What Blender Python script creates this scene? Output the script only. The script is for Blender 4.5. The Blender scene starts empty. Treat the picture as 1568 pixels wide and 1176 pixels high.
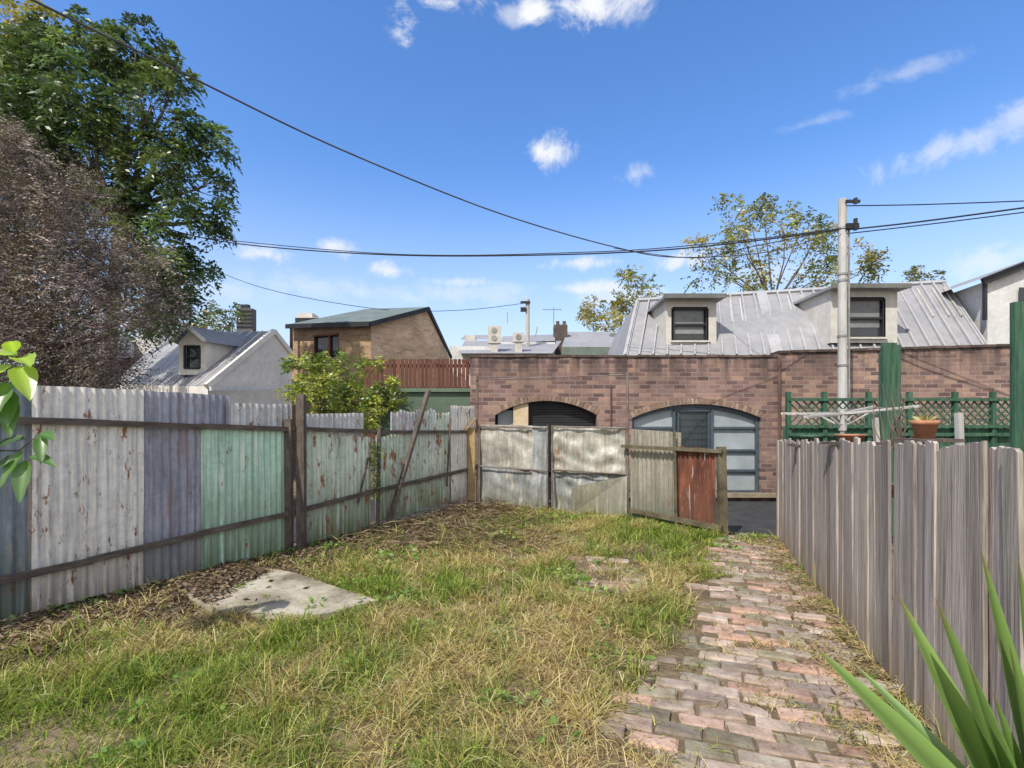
import bpy, math, random
import numpy as np
from mathutils import Vector, Matrix
random.seed(7); rng=np.random.default_rng(7)
scene=bpy.context.scene
FP=784.0; HC=1.55; HV=652.0
def P(u,v,d): return Vector(((u-784)/FP*d, d, HC+(HV-v)/FP*d))
def G(u,v):
    d=HC*FP/(v-HV); return Vector(((u-784)/FP*d,d,0))
# ---------------- nodes / materials
def newmat(name):
    m=bpy.data.materials.new(name); m.use_nodes=True
    nt=m.node_tree; nt.nodes.clear()
    out=nt.nodes.new('ShaderNodeOutputMaterial'); b=nt.nodes.new('ShaderNodeBsdfPrincipled')
    nt.links.new(b.outputs[0],out.inputs[0])
    return m,nt,b,out
def N(nt,t,**k):
    n=nt.nodes.new(t)
    for a,v in k.items(): setattr(n,a,v)
    return n
def setin(nt,n,key,v):
    if isinstance(v,bpy.types.NodeSocket): nt.links.new(v,n.inputs[key])
    else: n.inputs[key].default_value=v
def c4(c): return (c[0],c[1],c[2],1.0)
def noise(nt,vec,scale,detail=4,rough=.6,dist=0):
    n=N(nt,'ShaderNodeTexNoise'); nt.links.new(vec,n.inputs['Vector'])
    n.inputs['Scale'].default_value=scale; n.inputs['Detail'].default_value=detail
    n.inputs['Roughness'].default_value=rough; n.inputs['Distortion'].default_value=dist
    return n.outputs['Fac']
def mapv(nt,s):
    tc=N(nt,'ShaderNodeTexCoord'); mp=N(nt,'ShaderNodeMapping'); nt.links.new(tc.outputs['Object'],mp.inputs[0])
    mp.inputs['Scale'].default_value=s; return mp.outputs[0]
def ramp(nt,fac,stops):
    r=N(nt,'ShaderNodeValToRGB'); nt.links.new(fac,r.inputs[0]); e=r.color_ramp.elements
    while len(e)<len(stops): e.new(.5)
    for i,(p,c) in enumerate(stops):
        e[i].position=p; e[i].color=c4(c) if not isinstance(c,(int,float)) else (c,c,c,1)
    return r.outputs[0]
def mix(nt,fac,a,b,mode='MIX'):
    n=N(nt,'ShaderNodeMix',data_type='RGBA',blend_type=mode)
    setin(nt,n,0,fac)
    setin(nt,n,6,a if isinstance(a,bpy.types.NodeSocket) else c4(a))
    setin(nt,n,7,b if isinstance(b,bpy.types.NodeSocket) else c4(b))
    return n.outputs[2]
def math_(nt,op,a,b=0,clamp=False):
    n=N(nt,'ShaderNodeMath',operation=op,use_clamp=clamp); setin(nt,n,0,a); setin(nt,n,1,b); return n.outputs[0]
def bump(nt,b,h,strength=.3,dist=.01):
    n=N(nt,'ShaderNodeBump'); nt.links.new(h,n.inputs['Height']); n.inputs['Strength'].default_value=strength
    n.inputs['Distance'].default_value=dist; nt.links.new(n.outputs[0],b.inputs['Normal'])
def ramp_f(nt,f,a,b):
    mr=N(nt,'ShaderNodeMapRange'); nt.links.new(f,mr.inputs[0]); mr.inputs[1].default_value=a; mr.inputs[2].default_value=b
    return mr.outputs[0]
def gmat(name,stops,scale=3,stretch=(1,1,1),rough=.8,metal=0,bs=40,bst=.25,usecol=False,grime=None,spec=.3,grain=None):
    m,nt,b,out=newmat(name)
    v=mapv(nt,stretch); f=noise(nt,v,scale,4,.65,.3)
    col=ramp(nt,f,stops)
    f2=noise(nt,v,scale*9,3,.6); col=mix(nt,.35,col,ramp(nt,f2,[(.3,.45),(.7,1.0)]),'MULTIPLY')
    if grain:
        vg=mapv(nt,grain); col=mix(nt,.75,col,ramp(nt,noise(nt,vg,1,3,.7,.2),[(.34,.36),(.46,.82),(.62,1.1)]),'MULTIPLY')
    if grime:
        tc=N(nt,'ShaderNodeTexCoord'); sx=N(nt,'ShaderNodeSeparateXYZ'); nt.links.new(tc.outputs['Object'],sx.inputs[0])
        mr=N(nt,'ShaderNodeMapRange'); nt.links.new(sx.outputs[2],mr.inputs[0])
        mr.inputs[1].default_value=grime[2]; mr.inputs[2].default_value=grime[1]
        g=math_(nt,'MULTIPLY',mr.outputs[0],ramp_f(nt,noise(nt,v,scale*2.2,4),.35,.62))
        col=mix(nt,g,col,grime[0])
    if usecol:
        at=N(nt,'ShaderNodeAttribute',attribute_name='Col'); col=mix(nt,1.0,col,at.outputs[0],'MULTIPLY')
    nt.links.new(col,b.inputs['Base Color'])
    b.inputs['Roughness'].default_value=rough; b.inputs['Metallic'].default_value=metal
    b.inputs['Specular IOR Level'].default_value=spec
    if bst: bump(nt,b,noise(nt,v,bs,3),bst,.01)
    return m
def tinmat(name,stops,streak=None,rust=.0,grime=(.12,.14,.10),gz=.75,metal=.1,rough=.55,sth=.55,mottle=.55):
    m,nt,b,out=newmat(name)
    v1=mapv(nt,(5,5,.7)); v2=mapv(nt,(1,1,1)); v3=mapv(nt,(26,26,1.0))
    col=ramp(nt,noise(nt,v1,1.0,4,.65,.4),stops)
    col=mix(nt,mottle,col,ramp(nt,noise(nt,v2,14,5,.75),[(.34,.50),(.6,1.0)]),'MULTIPLY')
    col=mix(nt,.6,col,ramp(nt,noise(nt,v3,1,4,.7),[(.36,.45),(.55,1.0)]),'MULTIPLY')
    if streak: col=mix(nt,ramp_f(nt,noise(nt,mapv(nt,(9,9,.9)),1.3,5,.7),sth,sth+.08),col,streak)
    tc=N(nt,'ShaderNodeTexCoord'); sx=N(nt,'ShaderNodeSeparateXYZ'); nt.links.new(tc.outputs['Object'],sx.inputs[0])
    mr=N(nt,'ShaderNodeMapRange'); nt.links.new(sx.outputs[2],mr.inputs[0]); mr.inputs[1].default_value=gz; mr.inputs[2].default_value=0
    g=math_(nt,'MULTIPLY',mr.outputs[0],ramp_f(nt,noise(nt,v3,.8,4,.7),.33,.5),True)
    col=mix(nt,g,col,grime)
    if rust>0:
        r=ramp_f(nt,noise(nt,mapv(nt,(5,5,1.8)),1.9,6,.75),.70-rust*.5,.75-rust*.5)
        col=mix(nt,r,col,ramp(nt,noise(nt,v2,30,3),[(.3,(.14,.05,.025)),(.7,(.42,.18,.075))]))
    nt.links.new(col,b.inputs['Base Color']); b.inputs['Metallic'].default_value=metal; b.inputs['Roughness'].default_value=rough
    bump(nt,b,noise(nt,v2,18,4),.2,.012)
    return m
def leafmat(name,trans=.4,rough=.5,gloss=.06):
    m=bpy.data.materials.new(name); m.use_nodes=True; nt=m.node_tree; nt.nodes.clear()
    out=N(nt,'ShaderNodeOutputMaterial'); at=N(nt,'ShaderNodeAttribute',attribute_name='Col')
    d=N(nt,'ShaderNodeBsdfDiffuse'); nt.links.new(at.outputs[0],d.inputs[0])
    tr=N(nt,'ShaderNodeBsdfTranslucent'); nt.links.new(mix(nt,1.0,at.outputs[0],(1.3,1.35,.75),'MULTIPLY'),tr.inputs[0])
    ms=N(nt,'ShaderNodeMixShader'); ms.inputs[0].default_value=trans
    nt.links.new(d.outputs[0],ms.inputs[1]); nt.links.new(tr.outputs[0],ms.inputs[2])
    if gloss<=0:
        nt.links.new(ms.outputs[0],out.inputs[0]); return m
    gl=N(nt,'ShaderNodeBsdfGlossy'); gl.inputs['Roughness'].default_value=rough; gl.inputs['Color'].default_value=(.9,.9,.9,1)
    m2=N(nt,'ShaderNodeMixShader'); m2.inputs[0].default_value=gloss
    nt.links.new(ms.outputs[0],m2.inputs[1]); nt.links.new(gl.outputs[0],m2.inputs[2]); nt.links.new(m2.outputs[0],out.inputs[0])
    return m
def brickmat(name,c1,c2,mortar,ax=(1,0),bw=.24,rh=.086,stain_z=None,dark=.6):
    m,nt,b,out=newmat(name)
    tc=N(nt,'ShaderNodeTexCoord'); sx=N(nt,'ShaderNodeSeparateXYZ'); nt.links.new(tc.outputs['Object'],sx.inputs[0])
    h=math_(nt,'ADD',math_(nt,'MULTIPLY',sx.outputs[0],ax[0]),math_(nt,'MULTIPLY',sx.outputs[1],ax[1]))
    cb=N(nt,'ShaderNodeCombineXYZ'); nt.links.new(h,cb.inputs[0]); nt.links.new(sx.outputs[2],cb.inputs[1])
    nz=N(nt,'ShaderNodeTexNoise'); nt.links.new(cb.outputs[0],nz.inputs['Vector']); nz.inputs['Scale'].default_value=6
    vm=N(nt,'ShaderNodeVectorMath',operation='MULTIPLY_ADD'); nt.links.new(nz.outputs['Color'],vm.inputs[0]); vm.inputs[1].default_value=(.014,.014,0); nt.links.new(cb.outputs[0],vm.inputs[2])
    s2=N(nt,'ShaderNodeSeparateXYZ'); nt.links.new(vm.outputs[0],s2.inputs[0])
    br=N(nt,'ShaderNodeTexBrick'); nt.links.new(vm.outputs[0],br.inputs['Vector'])
    br.inputs['Scale'].default_value=1; br.inputs['Brick Width'].default_value=bw; br.inputs['Row Height'].default_value=rh
    br.inputs['Mortar Size'].default_value=.0075; br.inputs['Mortar Smooth'].default_value=.2; br.inputs['Bias'].default_value=-.1
    br.inputs['Color1'].default_value=c4(c1); br.inputs['Color2'].default_value=c4(c2); br.inputs['Mortar'].default_value=c4(mortar)
    col=br.outputs['Color']
    fx=N(nt,'ShaderNodeTexWhiteNoise')
    row=math_(nt,'FLOOR',math_(nt,'DIVIDE',s2.outputs[1],rh))
    off=math_(nt,'SUBTRACT',.5,math_(nt,'MULTIPLY',math_(nt,'FLOORED_MODULO',row,2),.5))
    cx=math_(nt,'FLOOR',math_(nt,'ADD',math_(nt,'DIVIDE',s2.outputs[0],bw),off))
    c2n=N(nt,'ShaderNodeCombineXYZ'); nt.links.new(cx,c2n.inputs[0]); nt.links.new(row,c2n.inputs[1]); nt.links.new(c2n.outputs[0],fx.inputs['Vector'])
    tone=mix(nt,dark,col,ramp(nt,fx.outputs['Value'],[(0,(.36,.33,.40)),(.25,(.75,.70,.72)),(.7,(1,1,1)),(1,(1.3,1.22,1.05))]),'MULTIPLY')
    col=mix(nt,br.outputs['Fac'],tone,col)
    col=mix(nt,.7,col,ramp(nt,noise(nt,tc.outputs['Object'],1.3,4,.7),[(.3,.55),(.65,1.1)]),'MULTIPLY')
    col=mix(nt,.5,col,ramp(nt,noise(nt,tc.outputs['Object'],45,3,.7),[(.3,.6),(.65,1.1)]),'MULTIPLY')
    if stain_z:
        mr=N(nt,'ShaderNodeMapRange'); nt.links.new(sx.outputs[2],mr.inputs[0]); mr.inputs[1].default_value=stain_z-.7; mr.inputs[2].default_value=stain_z+.02
        g=math_(nt,'MULTIPLY',mr.outputs[0],ramp_f(nt,noise(nt,mapv(nt,(5,5,.6)),1,4),.38,.58),True)
        g=math_(nt,'MULTIPLY',g,.9)
        col=mix(nt,g,col,(.055,.043,.043))
        m2=N(nt,'ShaderNodeMapRange'); nt.links.new(sx.outputs[2],m2.inputs[0]); m2.inputs[1].default_value=.7; m2.inputs[2].default_value=0
        g=math_(nt,'MULTIPLY',math_(nt,'MULTIPLY',m2.outputs[0],ramp_f(nt,noise(nt,mapv(nt,(3,3,3)),1,4),.38,.58),True),.8); col=mix(nt,g,col,(.05,.05,.045))
    nt.links.new(col,b.inputs['Base Color']); b.inputs['Roughness'].default_value=.9; b.inputs['Specular IOR Level'].default_value=.2
    hh=math_(nt,'SUBTRACT',noise(nt,tc.outputs['Object'],50,3),math_(nt,'MULTIPLY',br.outputs['Fac'],1.6))
    bump(nt,b,hh,.5,.008)
    return m
# ---------------- builders
class B:
    def __init__(s): s.v=[]; s.f=[]; s.c=[]; s.col=(1,1,1)
    def add(s,vs,fs):
        o=len(s.v); s.v+= [tuple(x) for x in vs]; s.c+=[s.col]*len(vs); s.f+=[tuple(i+o for i in f) for f in fs]
    def quad(s,*p): s.add(p,[tuple(range(len(p)))])
    def hexa(s,p):
        s.add(p,[(3,2,1,0),(4,5,6,7),(0,1,5,4),(1,2,6,5),(2,3,7,6),(3,0,4,7)])
    def box(s,c,sz,rz=0,M=None):
        R=Matrix.Rotation(rz,3,'Z') if M is None else M; c=Vector(c); x,y,z=[a/2 for a in sz]
        s.hexa([c+R@Vector(q) for q in ((-x,-y,-z),(x,-y,-z),(x,y,-z),(-x,y,-z),(-x,-y,z),(x,-y,z),(x,y,z),(-x,y,z))])
    def cham(s,c,sz,M,b=.006):
        c=Vector(c); x,y,z=[a/2 for a in sz]
        p=[(-x,-y,-z),(x,-y,-z),(x,y,-z),(-x,y,-z),(-x,-y,z-b),(x,-y,z-b),(x,y,z-b),(-x,y,z-b),(-x+b,-y+b,z),(x-b,-y+b,z),(x-b,y-b,z),(-x+b,y-b,z)]
        p=[(a+random.gauss(0,.003),q+random.gauss(0,.003),w) for a,q,w in p]
        s.add([c+M@Vector(q) for q in p],[(0,1,5,4),(1,2,6,5),(2,3,7,6),(3,0,4,7),(4,5,9,8),(5,6,10,9),(6,7,11,10),(7,4,8,11),(8,9,10,11)])
    def beam(s,p,q,w,h=None,up=(0,0,1)):
        h=h or w; p=Vector(p); q=Vector(q); d=(q-p); L=d.length; d.normalize(); up=Vector(up)
        if abs(d.dot(up))>.98: up=Vector((0,1,0))
        sx=d.cross(up).normalized(); sz=sx.cross(d)
        M=Matrix((sx,d,sz)).transposed(); s.box((p+q)/2,(w,L,h),M=M)
    def tube(s,pts,rad,n=8,cap=True):
        pts=[Vector(p) for p in pts]
        if not hasattr(rad,'__len__'): rad=[rad]*len(pts)
        vs=[]
        for i,p in enumerate(pts):
            d=(pts[min(i+1,len(pts)-1)]-pts[max(i-1,0)]).normalized()
            a=Vector((0,0,1)) if abs(d.z)<.9 else Vector((1,0,0))
            x=d.cross(a).normalized(); y=d.cross(x)
            for k in range(n):
                t=2*math.pi*k/n; vs.append(p+(x*math.cos(t)+y*math.sin(t))*rad[i])
        fs=[]
        for i in range(len(pts)-1):
            for k in range(n): fs.append((i*n+k,i*n+(k+1)%n,(i+1)*n+(k+1)%n,(i+1)*n+k))
        if cap: fs.append(tuple(range(n))[::-1]); fs.append(tuple((len(pts)-1)*n+k for k in range(n)))
        s.add(vs,fs)
    def obj(s,name,mat,parent=None,smooth=False):
        me=bpy.data.meshes.new(name); me.from_pydata(s.v,[],s.f); me.materials.append(mat)
        a=me.color_attributes.new('Col','FLOAT_COLOR','POINT')
        arr=np.ones((len(s.v),4),np.float32); arr[:,:3]=np.array(s.c,np.float32); a.data.foreach_set('color',arr.ravel())
        if smooth: me.polygons.foreach_set('use_smooth',[True]*len(me.polygons))
        ob=bpy.data.objects.new(name,me); scene.collection.objects.link(ob)
        if parent: ob.parent=parent
        return ob
def E(name):
    o=bpy.data.objects.new(name,None); scene.collection.objects.link(o); o.empty_display_size=.2; return o
def fast(name,V,F,C,mat,parent=None,smooth=False):
    V=np.asarray(V,np.float32).reshape(-1,3); F=np.asarray(F,np.int32); n,k=F.shape
    me=bpy.data.meshes.new(name); me.vertices.add(len(V)); me.vertices.foreach_set('co',V.ravel())
    me.loops.add(n*k); me.loops.foreach_set('vertex_index',F.ravel())
    me.polygons.add(n); me.polygons.foreach_set('loop_start',np.arange(0,n*k,k,dtype=np.int32))
    me.update(calc_edges=True)
    a=me.color_attributes.new('Col','FLOAT_COLOR','POINT'); arr=np.ones((len(V),4),np.float32); arr[:,:3]=C; a.data.foreach_set('color',arr.ravel())
    if smooth: me.polygons.foreach_set('use_smooth',[True]*n)
    me.materials.append(mat); ob=bpy.data.objects.new(name,me); scene.collection.objects.link(ob)
    if parent: ob.parent=parent
    return ob
def nrm(a): return a/np.maximum(np.linalg.norm(a,axis=1,keepdims=True),1e-6)
def leaves(name,Pp,D,L,Wd,C,mat,parent=None):
    n=len(Pp); D=nrm(D); S=nrm(np.cross(D,rng.normal(size=(n,3))+np.array([0,0,.6]))); L=np.broadcast_to(L,(n,))[:,None]; Wd=np.broadcast_to(Wd,(n,))[:,None]
    dr=np.array([0,0,-1])*L*.12
    V=np.stack([Pp,Pp+D*L*.45+S*Wd/2,Pp+D*L+dr,Pp+D*L*.45-S*Wd/2],1)
    F=np.arange(n*4).reshape(n,4)
    return fast(name,V,F,np.repeat(C,4,axis=0),mat,parent)
def vnoise(x,y,scale,seed):
    r=np.random.default_rng(seed); g=r.random((64,64)); X=x*scale; Y=y*scale
    xi=np.floor(X).astype(int); yi=np.floor(Y).astype(int); fx=X-xi; fy=Y-yi; fx=fx*fx*(3-2*fx); fy=fy*fy*(3-2*fy)
    q=lambda a,b:g[a%64,b%64]
    return (q(xi,yi)*(1-fx)+q(xi+1,yi)*fx)*(1-fy)+(q(xi,yi+1)*(1-fx)+q(xi+1,yi+1)*fx)*fy
def fbm(x,y,s,seed): return (vnoise(x,y,s,seed)+.5*vnoise(x,y,s*2.1,seed+1)+.25*vnoise(x,y,s*4.3,seed+2))/1.75

# ---------------- camera / light
cam=bpy.data.cameras.new('camera'); co=bpy.data.objects.new('camera',cam); scene.collection.objects.link(co)
cam.lens=18; cam.sensor_width=36; cam.shift_y=64/1568; cam.clip_end=3000; cam.clip_start=.05
co.location=(0,0,HC); co.rotation_euler=(math.radians(90),0,0); scene.camera=co
sd=Vector((-.58,-.81,0)).normalized(); el=math.radians(50)
sun_dir=Vector((sd.x*math.cos(el),sd.y*math.cos(el),math.sin(el)))
sl=bpy.data.lights.new('sun','SUN'); sl.energy=4.6; sl.angle=math.radians(.5); sl.color=(1,.94,.85)
so=bpy.data.objects.new('sun',sl); scene.collection.objects.link(so); so.rotation_euler=sun_dir.to_track_quat('Z','Y').to_euler()
scene.view_settings.view_transform='Standard'; scene.view_settings.look='None'; scene.view_settings.exposure=0
w=bpy.data.worlds.new('World'); scene.world=w; w.use_nodes=True; nt=w.node_tree; nt.nodes.clear()
out=N(nt,'ShaderNodeOutputWorld'); bg=N(nt,'ShaderNodeBackground'); nt.links.new(bg.outputs[0],out.inputs[0])
sky=N(nt,'ShaderNodeTexSky',sky_type='NISHITA',sun_disc=False); sky.sun_elevation=el; sky.sun_rotation=math.atan2(sd.x,sd.y); sky.air_density=1.0; sky.dust_density=.6; sky.ozone_density=1.6
bg.inputs[1].default_value=.15
tc=N(nt,'ShaderNodeTexCoord'); vec=tc.outputs['Generated']
nz=noise(nt,vec,11,6,.66,.5)
nn=math_(nt,'MULTIPLY',math_(nt,'SUBTRACT',nz,.5),4.0)
groups={1.0:[(622,30,34,28),(690,4,75,24),(905,10,75,34),(842,236,54,28),(820,14,30,20)],
 .8:[(398,388,46,16),(510,378,44,15),(597,413,34,13),(890,443,60,13),(885,402,60,12),(1040,400,55,18)],
 .5:[(970,268,30,17),(1490,212,160,26),(1565,180,70,30),(950,455,130,18),(790,22,50,14),(1520,400,70,30),(700,432,60,10)],
 .32:[(1380,115,90,16),(1240,190,60,12),(480,440,190,22),(720,450,190,20),(1180,420,130,18),(340,440,110,18)]}
acc=None
for st,cl in groups.items():
    mn=None
    for (u,v,rx,ry) in cl:
        dv=Vector(((u-784)/FP,1,(HV-v)/FP)); L=dv.length; dv.normalize()
        rot=Matrix((Vector((dv.y,-dv.x,0)).normalized(),dv,Vector((dv.y,-dv.x,0)).normalized().cross(dv))).transposed().to_euler()
        mp=N(nt,'ShaderNodeMapping',vector_type='TEXTURE'); nt.links.new(vec,mp.inputs[0])
        mp.inputs['Location'].default_value=dv; mp.inputs['Rotation'].default_value=rot
        if (u,v)==(1490,212): mp.inputs['Rotation'].default_value=(rot.x,rot.y-.10,rot.z)
        mp.inputs['Scale'].default_value=(rx/FP/L,ry/FP/L*2,ry/FP/L)
        ln=N(nt,'ShaderNodeVectorMath',operation='LENGTH'); nt.links.new(mp.outputs[0],ln.inputs[0])
        mn=ln.outputs['Value'] if mn is None else math_(nt,'MINIMUM',mn,ln.outputs['Value'])
    dd=math_(nt,'ADD',math_(nt,'SUBTRACT',.9,mn),nn)
    mr=N(nt,'ShaderNodeMapRange',interpolation_type='SMOOTHSTEP'); nt.links.new(dd,mr.inputs[0]); mr.inputs[1].default_value=-.15; mr.inputs[2].default_value=1.0; mr.inputs[4].default_value=st
    acc=mr.outputs[0] if acc is None else math_(nt,'MAXIMUM',acc,mr.outputs[0])
hs=N(nt,'ShaderNodeHueSaturation'); nt.links.new(sky.outputs[0],hs.inputs['Color']); hs.inputs['Hue'].default_value=.508; hs.inputs['Saturation'].default_value=1.27; hs.inputs['Value'].default_value=1.72
sx=N(nt,'ShaderNodeSeparateXYZ'); nt.links.new(vec,sx.inputs[0])
hz=N(nt,'ShaderNodeMapRange',interpolation_type='SMOOTHSTEP'); nt.links.new(sx.outputs[2],hz.inputs[0]); hz.inputs[1].default_value=.46; hz.inputs[2].default_value=.03; hz.inputs[4].default_value=.78
base=mix(nt,hz.outputs[0],hs.outputs[0],(4.9,5.5,6.4))
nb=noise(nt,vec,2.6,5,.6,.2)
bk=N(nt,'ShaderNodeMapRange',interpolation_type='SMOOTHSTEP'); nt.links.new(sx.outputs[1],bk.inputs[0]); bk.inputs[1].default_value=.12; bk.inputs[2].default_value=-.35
fill_bank=math_(nt,'MULTIPLY',bk.outputs[0],ramp_f(nt,nb,.34,.56),True)  # unseen white cloud behind the camera, added as neutral fill light
base=mix(nt,fill_bank,base,(7.4,7.15,6.75))
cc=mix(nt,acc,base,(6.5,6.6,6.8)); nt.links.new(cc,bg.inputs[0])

# ---------------- materials
M_wood=gmat('weathered_wood',[(.25,(.33,.285,.25)),(.5,(.49,.435,.39)),(.75,(.64,.585,.53))],2,(9,9,.5),.9,bs=12,bst=.6,usecol=True,grime=((.30,.22,.13),0.0,.45),grain=(70,70,2.0))
M_dwood=gmat('dark_timber',[(.3,(.07,.055,.045)),(.6,(.16,.13,.11)),(.8,(.28,.24,.20))],2,(6,6,3),.9,bs=30,bst=.5,usecol=True)
M_rail=gmat('rail_timber',[(.3,(.08,.06,.05)),(.6,(.17,.14,.115)),(.8,(.30,.26,.22))],1.5,(3,3,14),.9,bs=20,bst=.5)
M_soil=gmat('soil',[(.3,(.10,.075,.045)),(.5,(.18,.135,.08)),(.7,(.28,.22,.13))],2.5,rough=1,bs=30,bst=.8)
M_asph=gmat('asphalt',[(.3,(.035,.035,.037)),(.7,(.07,.07,.07))],3,rough=.9,bs=120,bst=.5)
M_conc=gmat('concrete',[(.36,(.20,.17,.12)),(.48,(.38,.33,.24)),(.62,(.52,.47,.37))],1.8,rough=.95,bs=60,bst=.4)
M_paver=gmat('paver_clay',[(.3,(.30,.235,.195)),(.5,(.46,.37,.315)),(.7,(.58,.51,.45))],9,rough=.95,bs=60,bst=.6,usecol=True)
M_white=gmat('white_paint',[(.3,(.60,.60,.58)),(.6,(.74,.74,.72))],1.2,rough=.7,bst=.05)
M_cream=gmat('cream_render',[(.3,(.50,.47,.42)),(.6,(.63,.60,.55))],.8,rough=.85,bst=.1)
M_greyr=gmat('roof_zinc',[(.3,(.27,.27,.28)),(.6,(.34,.34,.35)),(.8,(.41,.41,.41))],.6,rough=.7,metal=.0,bst=.03)
M_rib=gmat('roof_rib',[(.3,(.36,.36,.37)),(.7,(.45,.45,.46))],.6,rough=.7,metal=.0,bst=.0)
M_blk=gmat('dark_trim',[(.3,(.02,.02,.022)),(.7,(.04,.04,.045))],2,rough=.5,bst=.0)
M_green=gmat('green_paint',[(.3,(.035,.10,.06)),(.6,(.065,.15,.095)),(.8,(.16,.24,.17))],2,(4,4,.8),.7,bst=.15,grain=(40,40,2))
M_ggrey=gmat('green_grey_paint',[(.3,(.10,.15,.10)),(.7,(.16,.22,.16))],1,rough=.6,bst=.0)
M_brownf=gmat('brown_slats',[(.3,(.11,.042,.03)),(.7,(.20,.085,.055))],2,(5,5,.5),.8,bst=.2,usecol=True)
M_terra=gmat('terracotta',[(.3,(.38,.15,.08)),(.7,(.55,.27,.16))],12,rough=.85,bst=.2)
M_galv=gmat('galvanised_pipe',[(.3,(.20,.18,.16)),(.7,(.40,.40,.40))],4,rough=.5,metal=.3,bst=.1)
M_pole=gmat('pole_paint',[(.3,(.38,.37,.34)),(.6,(.56,.55,.52))],2,(4,4,.6),.7,bst=.1)
M_bark=gmat('bark',[(.3,(.08,.06,.045)),(.7,(.25,.21,.17))],6,(1,1,.3),.95,bs=25,bst=.6)
M_cable=gmat('cable',[(.3,(.015,.015,.017)),(.7,(.03,.03,.03))],5,rough=.6,bst=0)
M_cableg=gmat('cable_grey',[(.3,(.06,.06,.06)),(.7,(.13,.13,.13))],5,rough=.6,bst=0)
M_leaf=leafmat('leaf',.38,.4,.05); M_grass=leafmat('grass_blade',.38,.5,.0); M_litter=leafmat('litter',.1,.9,.0); M_agave=leafmat('agave_leaf',.3,.35,.08)
def glassmat(name,c,r=.08):
    m,nt,b,o=newmat(name); v=mapv(nt,(1,1,1)); nt.links.new(ramp(nt,noise(nt,v,2,3),[(.3,tuple(x*.7 for x in c)),(.7,c)]),b.inputs['Base Color']); b.inputs['Roughness'].default_value=r; b.inputs['Specular IOR Level'].default_value=.6; return m
M_glass=glassmat('window_glass',(.04,.045,.05)); M_frost=glassmat('frosted_glass',(.40,.45,.47),.35); M_door=glassmat('door_glass',(.06,.075,.08),.3)
M_bluefr=gmat('blue_grey_frame',[(.3,(.06,.085,.11)),(.7,(.10,.13,.155))],3,rough=.5,bst=0)
M_brick=brickmat('old_brick',(.35,.225,.185),(.26,.165,.15),(.31,.27,.24),stain_z=2.95,dark=.85)
M_brickB=brickmat('old_brick_b',(.38,.25,.20),(.29,.185,.16),(.34,.30,.265),stain_z=3.15,dark=.85)
M_tan1=brickmat('tan_brick',(.54,.36,.21),(.46,.29,.16),(.48,.42,.34),ax=(1,0),dark=.45)
M_tan2=brickmat('tan_brick_side',(.72,.52,.35),(.64,.44,.28),(.64,.58,.48),ax=(0,1),dark=.45)
M_redb=brickmat('red_brick',(.26,.09,.065),(.20,.07,.055),(.25,.2,.17),dark=.4)
M_vous=gmat('arch_brick',[(.3,(.24,.17,.13)),(.7,(.42,.33,.26))],8,rough=.9,bs=50,bst=.4,usecol=True)

# ---------------- ground
def lineL(d): return -6.104+.536*d
def lineR(d): return 1.228+.342*d
gb=B(); gb.quad((-700,-60,-.03),(700,-60,-.03),(700,1400,-.03),(-700,1400,-.03)); gb.obj('ground',M_soil)
ab=B(); ab.quad((-25,6.9,-.012),(25,6.9,-.012),(25,10.9,-.012),(-25,10.9,-.012)); ab.obj('asphalt_lane_road',M_asph)
gate_pts=[(-.81,9.88),(.64,9.0),(1.88,8.38),(2.9,7.1),(3.63,7.0)]
def gateY(x):
    return np.interp(x,[p[0] for p in gate_pts],[p[1] for p in gate_pts])
def inyard(x,y,m=0.): return (x>lineL(y)+m)&(x<lineR(y)-m)&(y<gateY(x)-m*.3)&(y<9.85)
def gz(x,y): return .035*fbm(x,y,1.1,31)+.02*fbm(x,y,4,35)
nx,ny=150,150
xs=np.linspace(-6.3,4.4,nx); ys=np.linspace(-.5,9.9,ny); X,Y=np.meshgrid(xs,ys); Z=gz(X,Y)
V=np.stack([X,Y,Z],-1).reshape(-1,3); idx=np.arange(nx*ny).reshape(ny,nx)
F=np.stack([idx[:-1,:-1],idx[:-1,1:],idx[1:,1:],idx[1:,:-1]],-1).reshape(-1,4)
cx=V[F].mean(1); F=F[inyard(cx[:,0],cx[:,1],-.06)]
fast('lawn_soil',V,F,np.ones((len(V),3)),M_soil,smooth=True)
def path_left(y): return lineR(y)-np.interp(y,[0,2.3,2.9,3.6,5,6.9],[1.75,1.70,1.50,1.30,1.08,.80])
def path_right(y): return lineR(y)-np.interp(y,[0,2.3,3.3,5,6.9],[.18,.18,.09,.08,.06])
pb=B(); a=math.atan2(.342,1)
row=0; t=-.3
fdir=Vector((math.sin(a),math.cos(a),0)); fn=Vector((math.cos(a),-math.sin(a),0))
def pcol():
    k=random.uniform(.55,1.15)
    return random.choice([(k*1.0,k*.93,k*.86),(k,k*.98,k*.95),(k*1.14,k*.88,k*.76),(k*1.1,k*.92,k*.84),(k*.86,k*.9,k*.82),(k*1.02,k*.99,k*.92),(k*.75,k*.8,k*.66)])
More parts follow.
